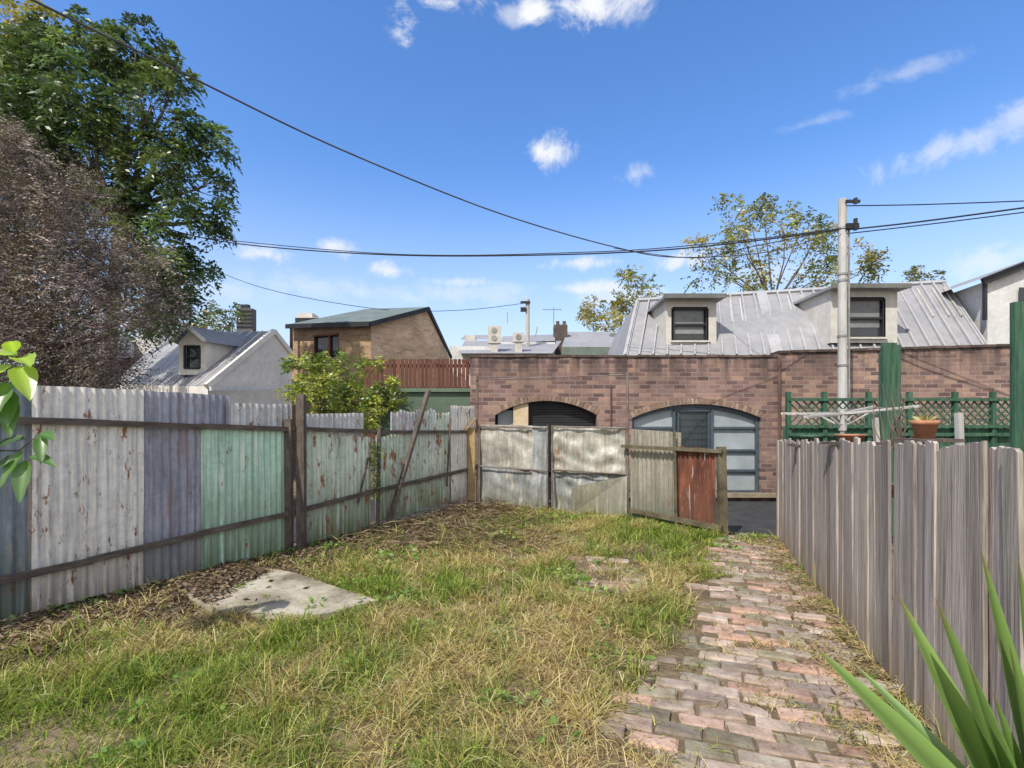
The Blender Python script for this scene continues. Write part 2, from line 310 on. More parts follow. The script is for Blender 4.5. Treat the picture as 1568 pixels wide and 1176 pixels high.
while t<8.2:
    s=-2.4+(row%2)*.118+random.uniform(-.02,.02)
    while s<.1:
        o=Vector((1.228,0,0))+fdir*t+fn*s; s+=.238
        y=o.y
        if not (path_left(y)-.12+.10*math.sin(y*5.3)<o.x<path_right(y)+.05) or y>7.15: continue
        if random.random()<.05: continue
        edge=o.x-path_left(y)
        if edge<.2 and random.random()<.4: continue
        pb.col=pcol()
        R=Matrix.Rotation(-a+random.gauss(0,.045)+.07*math.sin(y*1.3),3,'Z')@Matrix.Rotation(random.gauss(0,.045),3,'X')@Matrix.Rotation(random.gauss(0,.03),3,'Y')
        z=float(gz(np.array([o.x]),np.array([o.y]))[0])
        pb.cham((o.x+random.gauss(0,.008),o.y+random.gauss(0,.008),z-.012+random.gauss(0,.007)),(.222,.102,.06),R,.011)
    t+=.117; row+=1
for i in range(60):
    x=random.uniform(.6,1.3); y=random.uniform(4.6,5.9)
    if vnoise(np.array([x]),np.array([y]),2.5,91)[0]<.42: continue
    pb.col=pcol(); x=round(x/.24)*.24; y=round(y/.12)*.12
    pb.cham((x,y,.016+i*.0001),(.224,.106,.05),Matrix.Rotation(random.gauss(-.3,.05),3,'Z'))
pb.obj('brick_path',M_paver)
sb=B(); sp=[(-2.42,4.08),(-1.5,4.0),(-1.14,4.33),(-1.75,4.80),(-2.2,5.16),(-3.0,5.5),(-3.2,4.85)]
top=[(x,y,.075) for x,y in sp]; bot=[(x,y,-.02) for x,y in sp]; n=len(sp)
sb.add(bot+top,[tuple(range(n,2*n))]+[(i,(i+1)%n,(i+1)%n+n,i+n) for i in range(n)]); sb.obj('concrete_slab',M_conc)
def inpoly(x,y,poly):
    r=np.zeros(x.shape,bool); j=len(poly)-1
    for i in range(len(poly)):
        xi,yi=poly[i]; xj,yj=poly[j]
        r^=((yi>y)!=(yj>y))&(x<(xj-xi)*(y-yi)/(yj-yi+1e-9)+xi); j=i
    return r
# ---------------- grass
def grass(n,seed):
    r=np.random.default_rng(seed)
    y=1.5+ (r.random(n)**1.3)*8.3; x=r.uniform(-6,4,n)
    k=inyard(x,y,.02)&(np.abs(x)<y*1.12+.6); x=x[k]; y=y[k]
    dens=np.clip(fbm(x,y,1.5,3)*2.4-.42,.20,1)*np.clip(fbm(x,y,7,103)*2.8-.6,.2,1)
    distL=(x-lineL(y))*.88
    dens*=np.where(distL<1.3,np.clip(distL*.45-.08,.03,1),1)
    dens*=np.where((x<-.2)&(y>6.3),.42,1)
    onp=(x>path_left(y)+.06*np.sin(y*9)+.08*np.sin(y*3.7))&(x<path_right(y)+.04)
    rag=fbm(x,y,3.5,77)
    tt=((x-1.228)*fdir.x+y*fdir.y+.3)/.117; joint=np.abs(tt-np.round(tt-.5)-.5)
    dens=np.where(onp,np.where(rag>.61,.32,np.where((joint>.40)&(rag>.36),.16,.012)),dens)
    dens=np.where((x>path_right(y))&~onp,.35,dens)
    pt=(x>.55)&(x<1.35)&(y>4.6)&(y<5.9); dens=np.where(pt,dens*.15,dens)
    dens=np.where(inpoly(x,y,sp),np.where(x<-2.5,.05,.006),dens)
    k=r.random(len(x))<dens; x=x[k]; y=y[k]; onp=onp[k]; n=len(x)
    tuft=np.clip(fbm(x,y,4.5,51)*2.3-.65,0,1); green=fbm(x,y,1.0,11)*.40+fbm(x,y,3.2,15)*.60
    green=.5+(green-.5)*1.35
    g=green+r.normal(0,.10,n)+np.where(y>6.6,.05,0)+np.where((x>path_left(y)-.9)&(y>4.2),.05,0)+np.where((y<3.6)&(x<.0),.05,0)-np.where((x-lineL(y))*.88<1.3,.07,0)-np.where((y<4.4)&(x>.0),.08,0)-np.where(onp,.01,0)-.022
    straw=g<.53
    L=(.05+.145*tuft)*r.uniform(.5,1.5,n)*np.where(straw,1.15,1.0)*np.where(onp,.5,1)
    tall=r.random(n)<.015; L=np.where(tall&~onp,L*1.8,L)
    az=r.uniform(0,2*np.pi,n); lean=np.where(straw,r.uniform(.8,1.5,n),r.uniform(.2,1.2,n))
    D=np.stack([np.cos(az)*np.sin(lean),np.sin(az)*np.sin(lean),np.cos(lean)],1)
    lean2=np.minimum(lean+r.uniform(.3,1.1,n),1.9); D2=np.stack([np.cos(az)*np.sin(lean2),np.sin(az)*np.sin(lean2),np.cos(lean2)],1)
    faz=az+np.pi/2+r.normal(0,.5,n); S=np.stack([np.cos(faz),np.sin(faz),np.zeros(n)],1)
    wd=(r.uniform(.003,.0075,n)*np.where(straw,.7,1.0)*np.clip(.7+y*.13,1,1.8))[:,None]
    lift=np.where(straw,r.uniform(0,.05,n),0)*np.where(onp,.3,1)
    p0=np.stack([x,y,gz(x,y)-.003+lift+np.where(onp,.015,0)],1); L=L[:,None]
    p1=p0+D*L*.55; p2=p1+D2*L*.45
    p1[:,2]=np.maximum(p1[:,2],p0[:,2]+.004); p2[:,2]=np.maximum(p2[:,2],p0[:,2]+.004)
    V=np.stack([p0-S*wd/2,p0+S*wd/2,p1-S*wd*.42,p1+S*wd*.42,p2],1)
    b=np.arange(n)[:,None]*5
    F=np.concatenate([b+[0,1,3],b+[0,3,2],b+[2,3,4]],0)
    gc=np.array([[.18,.27,.05],[.27,.35,.07],[.40,.44,.10],[.13,.20,.045]])[r.integers(0,4,n)]
    yc=np.array([[.66,.54,.25],[.76,.66,.37],[.50,.37,.17],[.60,.54,.20]])[r.integers(0,4,n)]
    br=np.array([[.27,.17,.09]])
    t=np.clip((g-.44)/.16,0,1)[:,None]; C=yc*(1-t)+gc*t
    C=np.where((r.random(n)<.24)[:,None]&straw[:,None],br,C)
    C=C*r.uniform(.6,1.25,(n,1))
    return V,F,np.repeat(C,5,axis=0)
V,F,C=grass(560000,5); fast('lawn_grass',V,F,C,M_grass)
def weeds(name,centers,n,size,rad,cols,mat,hmax=.15):
    Ps=[];Ds=[];Cs=[];Ls=[]
    for (x,y,s) in centers:
        m=int(n*s); th=rng.uniform(0,2*np.pi,m); rr=rng.random(m)**.6*rad*s
        px=x+np.cos(th)*rr; py=y+np.sin(th)*rr; pz=gz(px,py)+rng.random(m)*hmax*s*(1-rr/(rad*s)*.6)
        Ps.append(np.stack([px,py,pz],1)); Ds.append(np.stack([np.cos(th),np.sin(th),rng.uniform(-.2,.7,m)],1))
        Cs.append(np.array(cols)[rng.integers(0,len(cols),m)]*rng.uniform(.7,1.2,(m,1))); Ls.append(size*rng.uniform(.5,1.3,m)*(.7+.3*s))
    L=np.concatenate(Ls); return leaves(name,np.concatenate(Ps),np.concatenate(Ds),L,L*.6,np.concatenate(Cs),mat)
GC=[(.14,.27,.045),(.21,.34,.065),(.30,.42,.08)]
ce=[(G(612,862)[0],G(612,862)[1],1.5),(G(770,835)[0],G(770,835)[1],1.3),(G(590,930)[0],G(590,930)[1],1.2),(G(545,905)[0],G(545,905)[1],1.0),(G(870,890)[0],G(870,890)[1],.9),(G(880,905)[0],G(880,905)[1],.9),(G(1110,845)[0],G(1110,845)[1],.8)]
for i in range(210):
    x=random.uniform(-3.5,2.2); y=random.uniform(2.2,8.3)
    if lineL(y)+.3<x<path_left(y)-.1 and y<gateY(x)-.3: ce.append((x,y,random.uniform(.25,.7)))
weeds('weed_plants',ce,60,.058,.17,GC,M_leaf)
ce=[]
for i in range(80):
    d=random.uniform(3.2,9.6); ce.append((lineL(d)+random.uniform(.05,.2),d,random.uniform(.3,.7)))
for i in range(60):
    d=random.uniform(1.8,7); ce.append((lineR(d)-random.uniform(.04,.16),d,random.uniform(.12,.35)))
for i in range(60):
    x=random.uniform(.6,2.85); ce.append((x,float(gateY(x))-random.uniform(.08,.6),random.uniform(.5,.9)))
weeds('fence_base_weeds',ce,60,.045,.17,GC,M_leaf,.12)
n=66000; d=rng.uniform(1.5,9.6,n); off=np.abs(rng.normal(0,.8,n))+.02; x=lineL(d)+off; k=inyard(x,d,.02)&(off<2.3); x=x[k];d=d[k]; n=len(x)
th=rng.uniform(0,2*np.pi,n); pz=gz(x,d)+rng.random(n)*.03; pz+=np.where(inpoly(x,d,sp),.055,0)
k=~inpoly(x,d,sp)|(rng.random(n)<np.where(x<-2.45,.8,.03)); x=x[k];d=d[k];pz=pz[k];th=th[k];n=len(x)
cl=np.array([(.09,.065,.045),(.14,.10,.07),(.22,.16,.11),(.05,.04,.03),(.30,.23,.15)])[rng.integers(0,5,n)]
L=rng.uniform(.015,.07,n); leaves('leaf_litter',np.stack([x,d,pz],1),np.stack([np.cos(th),np.sin(th),rng.normal(0,.25,n)],1),L,L*rng.uniform(.1,.6,n),cl,M_litter)
n=5200; d=rng.uniform(1.5,7,n); x=lineR(d)-np.abs(rng.normal(0,.20,n))-.02; k=x>path_left(d); x=x[k];d=d[k];n=len(x); th=rng.uniform(0,6.28,n); L=rng.uniform(.01,.07,n)
leaves('path_litter',np.stack([x,d,gz(x,d)+.024+rng.random(n)*.01],1),np.stack([np.cos(th),np.sin(th),rng.normal(0,.1,n)],1),L,np.minimum(L*.5,.008),np.array([(.45,.35,.17),(.33,.24,.12),(.16,.11,.06),(.30,.25,.14)])[rng.integers(0,4,n)],M_litter)
n=8500; x=rng.uniform(-2.2,1.1,n); y=rng.uniform(6.0,9.6,n); k=inyard(x,y,.05)&(rng.random(n)<np.clip(1.2-np.abs(x+.7)*.8,0,1)); x=x[k];y=y[k];n=len(x)
th=rng.uniform(0,2*np.pi,n); L=rng.uniform(.1,.4,n)
leaves('dry_brush_pile',np.stack([x,y,gz(x,y)+rng.random(n)*.14],1),np.stack([np.cos(th),np.sin(th),rng.normal(.05,.3,n)],1),L,.012,np.array([(.14,.10,.065),(.22,.16,.10),(.09,.065,.045),(.32,.25,.15)])[rng.integers(0,4,n)],M_litter)

# ---------------- corrugated sheets
def corr(name,mat,a,b_,z0,z1,parent,off=0,per=.078,amp=.0105,rows=7,seed=0,jag=.0,lean=0):
    a=np.array(a,float)[:2]; b_=np.array(b_,float)[:2]; L=np.linalg.norm(b_-a); t=(b_-a)/L; nn=np.array([t[1],-t[0]])
    m=max(8,int(L/per*8)); s=np.linspace(0,L,m)
    top=np.interp(s/L,np.linspace(0,1,len(z1)),z1)+jag*(vnoise(s,s*0,9,seed+3)-.5); bo=np.interp(s/L,np.linspace(0,1,len(z0)),z0)
    V=[]
    for i in range(rows):
        f=i/(rows-1); z=bo+(top-bo)*f
        o=off+amp*np.sin(2*np.pi*s/per+seed)+.02*(vnoise(s*1.5+seed,z,2.2,seed+9)-.5)+lean*f
        V.append(np.stack([a[0]+t[0]*s+nn[0]*o,a[1]+t[1]*s+nn[1]*o,z],1))
    V=np.concatenate(V); I=np.arange(rows*m).reshape(rows,m)
    F=np.stack([I[:-1,:-1],I[:-1,1:],I[1:,1:],I[1:,:-1]],-1).reshape(-1,4)
    ob=fast(name,V,F,np.ones((len(V),3)),mat,parent,True); return ob
T_white=tinmat('tin_white',[(.3,(.76,.73,.68)),(.5,(.88,.85,.80)),(.7,(.93,.90,.86))],streak=(.38,.29,.27),rust=.24,grime=(.30,.25,.18),gz=.5,sth=.60,mottle=.4)
T_purp=tinmat('tin_slate',[(.3,(.28,.29,.36)),(.5,(.39,.40,.48)),(.7,(.52,.53,.60))],streak=(.28,.24,.27),rust=.16,grime=(.20,.20,.17),gz=.6)
T_blue=tinmat('tin_blue',[(.3,(.19,.23,.27)),(.5,(.28,.33,.37)),(.7,(.40,.44,.47))],streak=(.46,.38,.33),rust=.18)
T_mint=tinmat('tin_mint',[(.3,(.44,.66,.52)),(.5,(.56,.79,.64)),(.7,(.68,.86,.73))],streak=(.66,.78,.66),rust=.16,grime=(.17,.22,.12),gz=1.0,mottle=.4)
T_mint2=tinmat('tin_mint_pale',[(.3,(.54,.66,.52)),(.5,(.70,.80,.67)),(.7,(.83,.88,.78))],streak=(.34,.25,.16),rust=.30,grime=(.14,.18,.08),gz=1.0,sth=.60,mottle=.45)
T_zinc=tinmat('tin_zinc',[(.3,(.46,.47,.48)),(.5,(.63,.64,.64)),(.7,(.78,.78,.77))],rust=.24,metal=.1,grime=(.35,.34,.3))
T_khaki=tinmat('tin_khaki',[(.3,(.24,.22,.165)),(.5,(.37,.345,.275)),(.7,(.48,.45,.37))],streak=(.26,.23,.20),rust=.14)
T_rust=tinmat('tin_rust',[(.3,(.08,.03,.02)),(.5,(.20,.07,.04)),(.7,(.36,.14,.07))],streak=(.58,.54,.50),rust=.24,grime=(.10,.05,.035),metal=0,rough=.85,sth=.58)
T_flat=tinmat('tin_flat',[(.3,(.34,.33,.28)),(.5,(.49,.47,.41)),(.7,(.64,.60,.52))],streak=(.46,.35,.18),rust=.20,grime=(.18,.18,.12),gz=.9,metal=.15,rough=.5,sth=.59)
T_flat2=tinmat('tin_flat_grey',[(.3,(.25,.27,.27)),(.5,(.36,.38,.38)),(.7,(.50,.51,.50))],streak=(.54,.49,.38),rust=.18,grime=(.18,.18,.13),gz=.6,metal=.15,rough=.5,sth=.57)
def FL(u):
    k=(u-784)/FP; d=6.104/(.536-k); return (k*d,d)
def zz(v,d): return HC+(HV-v)/FP*d
lf=E('corrugated_iron_fence')
def fs(name,mat,u0,u1,v0,v1,off,seed,bot=(0,0),jag=.01,lean=0):
    a=FL(u0); b_=FL(u1)
    corr(name,mat,a,b_,bot,(zz(v0,a[1]),zz(v1,b_[1])),lf,off,seed=seed,jag=jag,lean=lean)
a0=(lineL(-.6),-.6)
corr('sheet_near',T_white,a0,(lineL(1.4),1.4),(0,0),(1.86,1.86),lf,0,seed=1)
corr('sheet_near_b',T_blue,(lineL(1.3),1.3),(lineL(2.9),2.9),(0,0),(1.84,1.84),lf,.012,seed=2)
corr('sheet_a0',T_white,(lineL(2.8),2.8),(lineL(3.75),3.75),(0,0),(1.86,1.86),lf,0,seed=3)
fs('sheet_a',T_blue,-40,52,590,591,.004,4,bot=(.03,.05))
fs('sheet_b',T_white,47,217,590,598,.022,5,bot=(.02,.03),lean=.01)
fs('sheet_c',T_purp,213,350,598,606,.006,6,bot=(.05,.0))
fs('sheet_c_low',T_mint,305,442,655,657,.030,7,bot=(.0,.03),jag=.03)
fs('sheet_d',T_zinc,345,445,617,619,.0,8,bot=(1.2,1.2))
fs('sheet_e',T_mint2,452,566,657,670,.02,9,bot=(.02,.05),jag=.06)
fs('sheet_e_top',T_zinc,460,558,634,632,.0,10,bot=(1.2,1.2))
fs('sheet_f',T_mint2,574,642,668,660,.02,11,bot=(.12,.1),jag=.06)
fs('sheet_f_top',T_zinc,598,668,632,628,.0,12,bot=(1.1,1.1),jag=.08)
fs('sheet_g',T_mint2,640,692,634,630,.01,13,bot=(.2,.15),jag=.03)
fs('sheet_h',T_white,687,724,621,622,.028,14,bot=(.1,.1))
rb=B()
def FO(u,v,off):
    x,y=FL(u); return Vector((x+.88*off,y-.47*off,zz(v,y)))
rt=[(-30,641),(110,646),(300,653),(440,657),(570,661),(722,661)]
rl=[(-30,893),(130,858),(300,817),(440,784),(570,750),(722,716)]
for L_ in (rt,rl):
    for i in range(len(L_)-1):
        rb.beam(FO(L_[i][0],L_[i][1]+random.uniform(-1.5,1.5),.062+.004*(i%2)),FO(L_[i+1][0]+6,L_[i+1][1]+random.uniform(-1.5,1.5),.062+.004*(i%2)),.04,.055)
rb.beam((lineL(-.6)+.05,-.6,1.60),FO(-30,641,.058),.04,.062); rb.beam((lineL(-.6)+.05,-.6,.25),FO(-30,893,.058),.04,.062)
rb.beam(FO(540,770,.10),FO(556,700,.10),.02,.03)
rb.obj('rails',M_rail,lf)
pbm=B()
def post(u,v,off,w=.09):
    x,y=FL(u); x+=.88*off; y-=.47*off
    pbm.beam((x,y,-.1),(x+random.uniform(-.03,.03),y,zz(v,y)),w,w*.9)
post(451,604,.13,.095); post(438,642,.06,.08); post(571,655,.09,.05)
pbm.beam(P(593,807,7.65),P(656,598,8.25),.085,.045); pbm.beam(P(684,745,9.1),P(690,640,9.1),.03,.03); pbm.obj('posts',M_dwood,lf)
bb=B(); bb.beam(P(722,768,9.7),P(722,655,9.7),.13,.05); bb.beam(P(712,660,9.65),P(728,640,9.65),.10,.04); bb.obj('end_post',gmat('ochre_post',[(.3,(.33,.22,.10)),(.7,(.56,.42,.22))],3,bst=.3),lf)

# ---------------- gate
g=E('sheet_metal_gate')
def flat(name,mat,a,b_,z0,z1,crump,seed,parent=g,off=0):
    a=np.array(a); b_=np.array(b_); n=30; L=b_-a; Ln=np.linalg.norm(L); t=L/Ln; nn=np.array([t[1],-t[0]])
    S,Zt=np.meshgrid(np.linspace(0,1,n),np.linspace(0,1,n)); z=(z0[0]*(1-S)+z0[1]*S)*(1-Zt)+(z1[0]*(1-S)+z1[1]*S)*Zt
    o=off+crump*(vnoise(S*Ln+seed,z,2.4,seed)-.5)+crump*.6*(vnoise(S*Ln+z*.6,z-S*.5+3,6,seed+1)-.5)
    V=np.stack([a[0]+S*L[0]+nn[0]*o,a[1]+S*L[1]+nn[1]*o,z],-1).reshape(-1,3); I=np.arange(n*n).reshape(n,n)
    F=np.stack([I[:-1,:-1],I[:-1,1:],I[1:,1:],I[1:,:-1]],-1).reshape(-1,4)
    return fast(name,V,F,np.ones((len(V),3)),mat,parent,True)
A=(-.62,9.76); A2=(.62,9.01); A3=(.70,8.96); A4=(1.86,8.39); A5=(1.93,8.3); A6=(2.50,7.60); A7=(2.86,7.14)
flat('panel_1_top',T_flat,A,(.38,9.15),(.80,.78),(1.58,1.55),.07,21)
flat('panel_1_low',T_flat2,(A[0],A[1]+.02),(.38,9.17),(.03,.02),(.83,.80),.05,20)
flat('panel_1b',T_flat2,(.36,9.12),A2,(.02,.02),(1.55,1.54),.04,22,off=.012)
flat('panel_2_top',T_flat,A3,A4,(.74,.76),(1.55,1.50),.11,23)
flat('panel_3_low',T_flat2,(A3[0],A3[1]+.03),(A4[0],A4[1]+.03),(.02,.0),(.79,.78),.12,24)
tb_=B(); tb_.quad(Vector((.98,8.70,.02)),Vector((1.86,8.29,.0)),Vector((1.86,8.29,.74)),Vector((1.0,8.60,.52))); tb_.obj('buckled_patch',T_flat,g)
corr('corrugated_panel',T_khaki,A5,A6,(.08,.05),(1.5,1.45),g,0,seed=26,amp=.013)
corr('corrugated_panel_rust',T_rust,(A6[0]-.04,A6[1]+.03),A7,(.05,.06),(1.24,1.22),g,.02,seed=27,jag=.04,amp=.018)
pg=B()
def v3(p,z): return Vector((p[0],p[1],z))
for (p,zt) in (((-.66,9.72),2.5),((1.88,8.33),2.42)): pg.tube([v3(p,-.1),v3(p,zt)],.022)
pg.tube([v3((-.70,9.71),2.42),v3((1.90,8.32),2.38)],.009); pg.tube([v3((-.70,9.71),2.33),v3((1.90,8.32),2.30)],.004)
for (a_,b2) in ((A,A2),(A3,A4)):
    for zt in (.79,1.54):
        pg.tube([v3((a_[0],a_[1]-.07),zt),v3((b2[0],b2[1]-.07),zt-.03)],.014)
    for p in (a_,b2): pg.tube([v3((p[0],p[1]-.05),.0),v3((p[0],p[1]-.05),1.56)],.016)
pg.obj('pipe_frame',gmat('rusty_pipe',[(.3,(.13,.085,.06)),(.7,(.28,.25,.22))],4,rough=.6,bst=.1),g)
pw=B(); pw.beam(v3((1.78,8.30),1.22),v3((2.88,7.02),1.20),.05,.05); pw.beam(v3((1.9,8.22),.2),v3((2.88,7.02),.14),.05,.07)
pw.beam(v3((2.92,7.08),-.1),v3((2.9,7.1),1.26),.11,.09); pw.beam(v3((2.42,7.55),.05),v3((2.40,7.57),1.48),.035,.03)
pw.obj('timber_frame',gmat('mossy_timber',[(.3,(.075,.06,.04)),(.7,(.20,.175,.11))],5,bst=.5),g)

# ---------------- right paling fence
pf=E('timber_paling_fence'); fb=B(); s=0; fd=Vector((.3236,.9462,0)); o0=Vector((lineR(-.3),-.3,0)); fnn=Vector((-.9462,.3236,0))
M0=Matrix((fd,fnn,(0,0,1))).transposed()
while True:
    wd=.135*random.uniform(.7,1.12); c=o0+fd*(s+wd/2)
    if c.y>6.9: break
    h=np.interp(c.y,[0,1.9,6.8],[1.50,1.475,1.35])+random.gauss(0,.014); k=random.uniform(.74,1.14)
    if random.random()<.15: k*=.8
    R=M0@Matrix.Rotation(random.gauss(.012,.014),3,'Y')
    th=.017; x=wd/2*.985; z0=.0+random.uniform(0,.05); oo=c+fnn*(random.gauss(0,.004)+(.016 if random.random()<.35 else 0))
    cup=random.gauss(0,.005); nseg=random.choice([3,4,5]); tops=[h+random.gauss(0,.005) for _ in range(nseg+1)]
    if random.random()<.3: tops[random.choice([0,-1])]-=random.uniform(.015,.06)
    cc_=(k,k*random.uniform(.95,1),k*random.uniform(.90,.98))
    for j in range(nseg):
        xa=-x+2*x*j/nseg; xb=-x+2*x*(j+1)/nseg
        pts=[(xa,-th/2,z0),(xb,-th/2,z0),(xb,th/2,z0),(xa,th/2,z0),(xa,-th/2+cup,tops[j]),(xb,-th/2+cup,tops[j+1]),(xb,th/2+cup,tops[j+1]),(xa,th/2+cup,tops[j])]
        Q=[oo+R@Vector(q) for q in pts]; o_=len(fb.v); fb.v+=[tuple(q) for q in Q]; fb.c+=[cc_]*8
        fcs=[(4,5,6,7),(0,1,5,4),(2,3,7,6)]
        if j==0: fcs.append((3,0,4,7))
        if j==nseg-1: fcs.append((1,2,6,5))
        fb.f+=[tuple(i+o_ for i in f) for f in fcs]
    s+=wd+random.choice([.000,.003,.005,.008])
fb.obj('palings',M_wood,pf)
fr=B()
for z in (.3,1.15): fr.beam(o0-fnn*.045+Vector((0,0,z)),o0+fd*7.5-fnn*.045+Vector((0,0,z)),.04,.08)
for s in (.5,2.9,5.3,7.4): fr.box(o0+fd*s-fnn*.12+Vector((0,0,.68)),(.09,.09,1.3),-math.atan2(.3236,.9462))
fr.obj('rails',M_rail,pf)

# ---------------- brick wall with arches
bw=E('brick_wall'); D0=10.6; x0=(720-784)/FP*D0; x1=(1190-784)/FP*D0; ZT=zz(547,D0)
def ux(u,d=D0): return (u-784)/FP*d
ops=[(ux(758),ux(914),zz(636,D0),zz(614,D0),.0),(ux(968),ux(1165),zz(640,D0),zz(619,D0),.16)]
def arch(op,x):
    a,b_,zs,za,_=op; c=(a+b_)/2; h=za-zs; w2=(b_-a)/2; R=(w2*w2+h*h)/(2*h); return za-R+math.sqrt(max(R*R-(x-c)**2,0))
wb=B(); xs=sorted(set([x0,x1]+[o[0]+(o[1]-o[0])*i/20 for o in ops for i in range(21)]))
for i in range(len(xs)-1):
    a_,b2=xs[i],xs[i+1]; mid=(a_+b2)/2; op=next((o for o in ops if o[0]<mid<o[1]),None)
    if op is None: wb.quad((a_,D0,-.1),(b2,D0,-.1),(b2,D0,ZT),(a_,D0,ZT))
    else:
        za,zb=arch(op,a_),arch(op,b2); wb.quad((a_,D0,za),(b2,D0,zb),(b2,D0,ZT),(a_,D0,ZT)); wb.quad((a_,D0,za),(a_,D0+.28,za),(b2,D0+.28,zb),(b2,D0,zb))
        if op[4]>0: wb.quad((a_,D0,-.1),(b2,D0,-.1),(b2,D0,op[4]),(a_,D0,op[4]))
for o in ops:
    for xx in (o[0],o[1]): wb.quad((xx,D0,-.1),(xx,D0+.28,-.1),(xx,D0+.28,o[2]),(xx,D0,o[2]))
wb.quad((x0,D0,-.1),(x0,D0+.3,-.1),(x0,D0+.3,ZT),(x0,D0,ZT)); wb.quad((x0,D0,ZT),(x1,D0,ZT),(x1,D0+.3,ZT),(x0,D0+.3,ZT)); wb.quad((x0,D0+.3,-.1),(x1,D0+.3,-.1),(x1,D0+.3,ZT),(x0,D0+.3,ZT))
wb.obj('wall',M_brick,bw)
e0=Vector((x1,D0-.05,0)); e1=Vector((13.5,10.1,0)); z0_,z1_=zz(541,D0-.05),3.22
wb=B(); wb.hexa([e0+Vector((0,0,-.1)),e1+Vector((0,0,-.1)),e1+Vector((0,.4,-.1)),e0+Vector((0,.4,-.1)),e0+Vector((0,0,z0_)),e1+Vector((0,0,z1_)),e1+Vector((0,.4,z1_)),e0+Vector((0,.4,z0_))]); wb.obj('wall_right',M_brickB,bw)
cb=B(); xk=x0-.02
while xk<x1:
    L_=min(random.uniform(.22,.25),x1-xk+.01); k=random.uniform(.6,1.2); cb.col=(k,k*.95,k*.92); cb.box((xk+L_/2,D0+.14,ZT+.022+random.gauss(0,.004)),(L_-.01,.33+random.gauss(0,.008),.044),random.gauss(0,.01)); xk+=L_
n_=32
for i in range(n_):
    p=e0.lerp(e1,(i+.5)/n_); z_=z0_+(z1_-z0_)*(i+.5)/n_; k=random.uniform(.6,1.2); cb.col=(k,k*.95,k*.92); cb.box((p.x,p.y+.17,z_+.025+random.gauss(0,.003)),((e1.x-e0.x)/n_-.01,.42,.05),-.055)
cb.obj('coping',gmat('coping_brick',[(.3,(.07,.055,.05)),(.7,(.19,.14,.12))],4,bst=.3,usecol=True),bw)
vb=B()
for o in ops:
    c=(o[0]+o[1])/2; w2=(o[1]-o[0])/2; h=o[3]-o[2]; R=(w2*w2+h*h)/(2*h); cz=o[3]-R; am=math.asin(w2/R); nb=int(2*am*R/.082)
    for i in range(nb):
        t=-am+2*am*(i+.5)/nb; k=random.uniform(.6,1.15); vb.col=(k,k*.95,k*.9)
        vb.box((c+math.sin(t)*(R+.065),D0+.02,cz+math.cos(t)*(R+.065)),(.066,.06,.12),M=Matrix.Rotation(t,3,'Y'))
vb.obj('arch_voussoirs',M_vous,bw)
y=D0+.2; o=ops[0]; ab_=B(); z=.6
while z<arch(o,(o[0]+o[1])/2): ab_.beam((ux(808),y,z),(o[1]+.0,y,z),.03,.045); z+=.055
ab_.quad((o[0],y+.06,0),(o[1],y+.06,0),(o[1],y+.06,2.1),(o[0],y+.06,2.1)); ab_.obj('roller_shutter',M_blk,bw)
ab_=B(); ab_.box(((ux(786)+ux(809))/2,D0+.06,1.25),(ux(809)-ux(786),.03,1.54)); ab_.obj('plywood_board',gmat('ply',[(.3,(.56,.42,.25)),(.7,(.72,.58,.40))],3,bst=.05),bw)
ab_=B(); ab_.box(((ux(762)+ux(786))/2,y,1.3),(ux(786)-ux(762),.02,1.15)); ab_.obj('side_pane',M_frost,bw)
o=ops[1]; y=D0+.12
fb2=B(); gb2=B(); db=B(); mb=B()
def bar(u0,v0,u1,v1,w=.05,yy=None): fb2.beam((ux(u0),y-.02 if yy is None else yy,zz(v0,D0)),(ux(u1),y-.02 if yy is None else yy,zz(v1,D0)),w,w)
xsn=[o[0]+(o[1]-o[0])*i/24 for i in range(25)]
for i in range(24):
    fb2.beam((xsn[i],y-.02,arch(o,xsn[i])-.03),(xsn[i+1],y-.02,arch(o,xsn[i+1])-.03),.07,.07)
for i in range(24):
    a_,b2=xsn[i],xsn[i+1]; gb2.quad((a_,y+.02,.16),(b2,y+.02,.16),(b2,y+.02,arch(o,b2)),(a_,y+.02,arch(o,a_)))
gb2.obj('frosted_panes',M_frost,bw)
for u in (970,1034,1092,1162): bar(u,755,u,630 if u in (1034,1092) else 642,.055)
for v in (655,690,721,753):
    bar(1092,v,1163,v,.045); bar(970,v,1034,v,.045)
bar(1034,628,1092,628,.05); fb2.obj('window_frames',M_bluefr,bw)
db.quad((ux(1037),y,zz(757,D0)),(ux(1090),y,zz(757,D0)),(ux(1090),y,zz(630,D0)),(ux(1037),y,zz(630,D0))); db.obj('door_leaf',M_door,bw)
for i in range(9):
    u=1040+i*5.9; mb.beam((ux(u),y-.03,zz(756,D0)),(ux(u),y-.03,zz(632,D0)),.006,.006)
for v in range(640,756,10): mb.beam((ux(1037),y-.035,zz(v,D0)),(ux(1090),y-.035,zz(v,D0)),.006,.006)
mb.beam((ux(1037),y-.04,zz(690,D0)),(ux(1090),y-.04,zz(690,D0)),.03,.07)
for u in (1040,1087): mb.beam((ux(u),y-.045,zz(756,D0)),(ux(u),y-.045,zz(632,D0)),.03,.06)
mb.obj('security_mesh',M_bluefr,bw)
sb=B(); sb.box(((o[0]+o[1])/2+.1,D0+.04,.115),(o[1]-o[0]+.7,.24,.085)); sb.obj('stone_sill',gmat('sandstone',[(.3,(.22,.18,.12)),(.7,(.40,.34,.24))],4,bst=.3),bw)
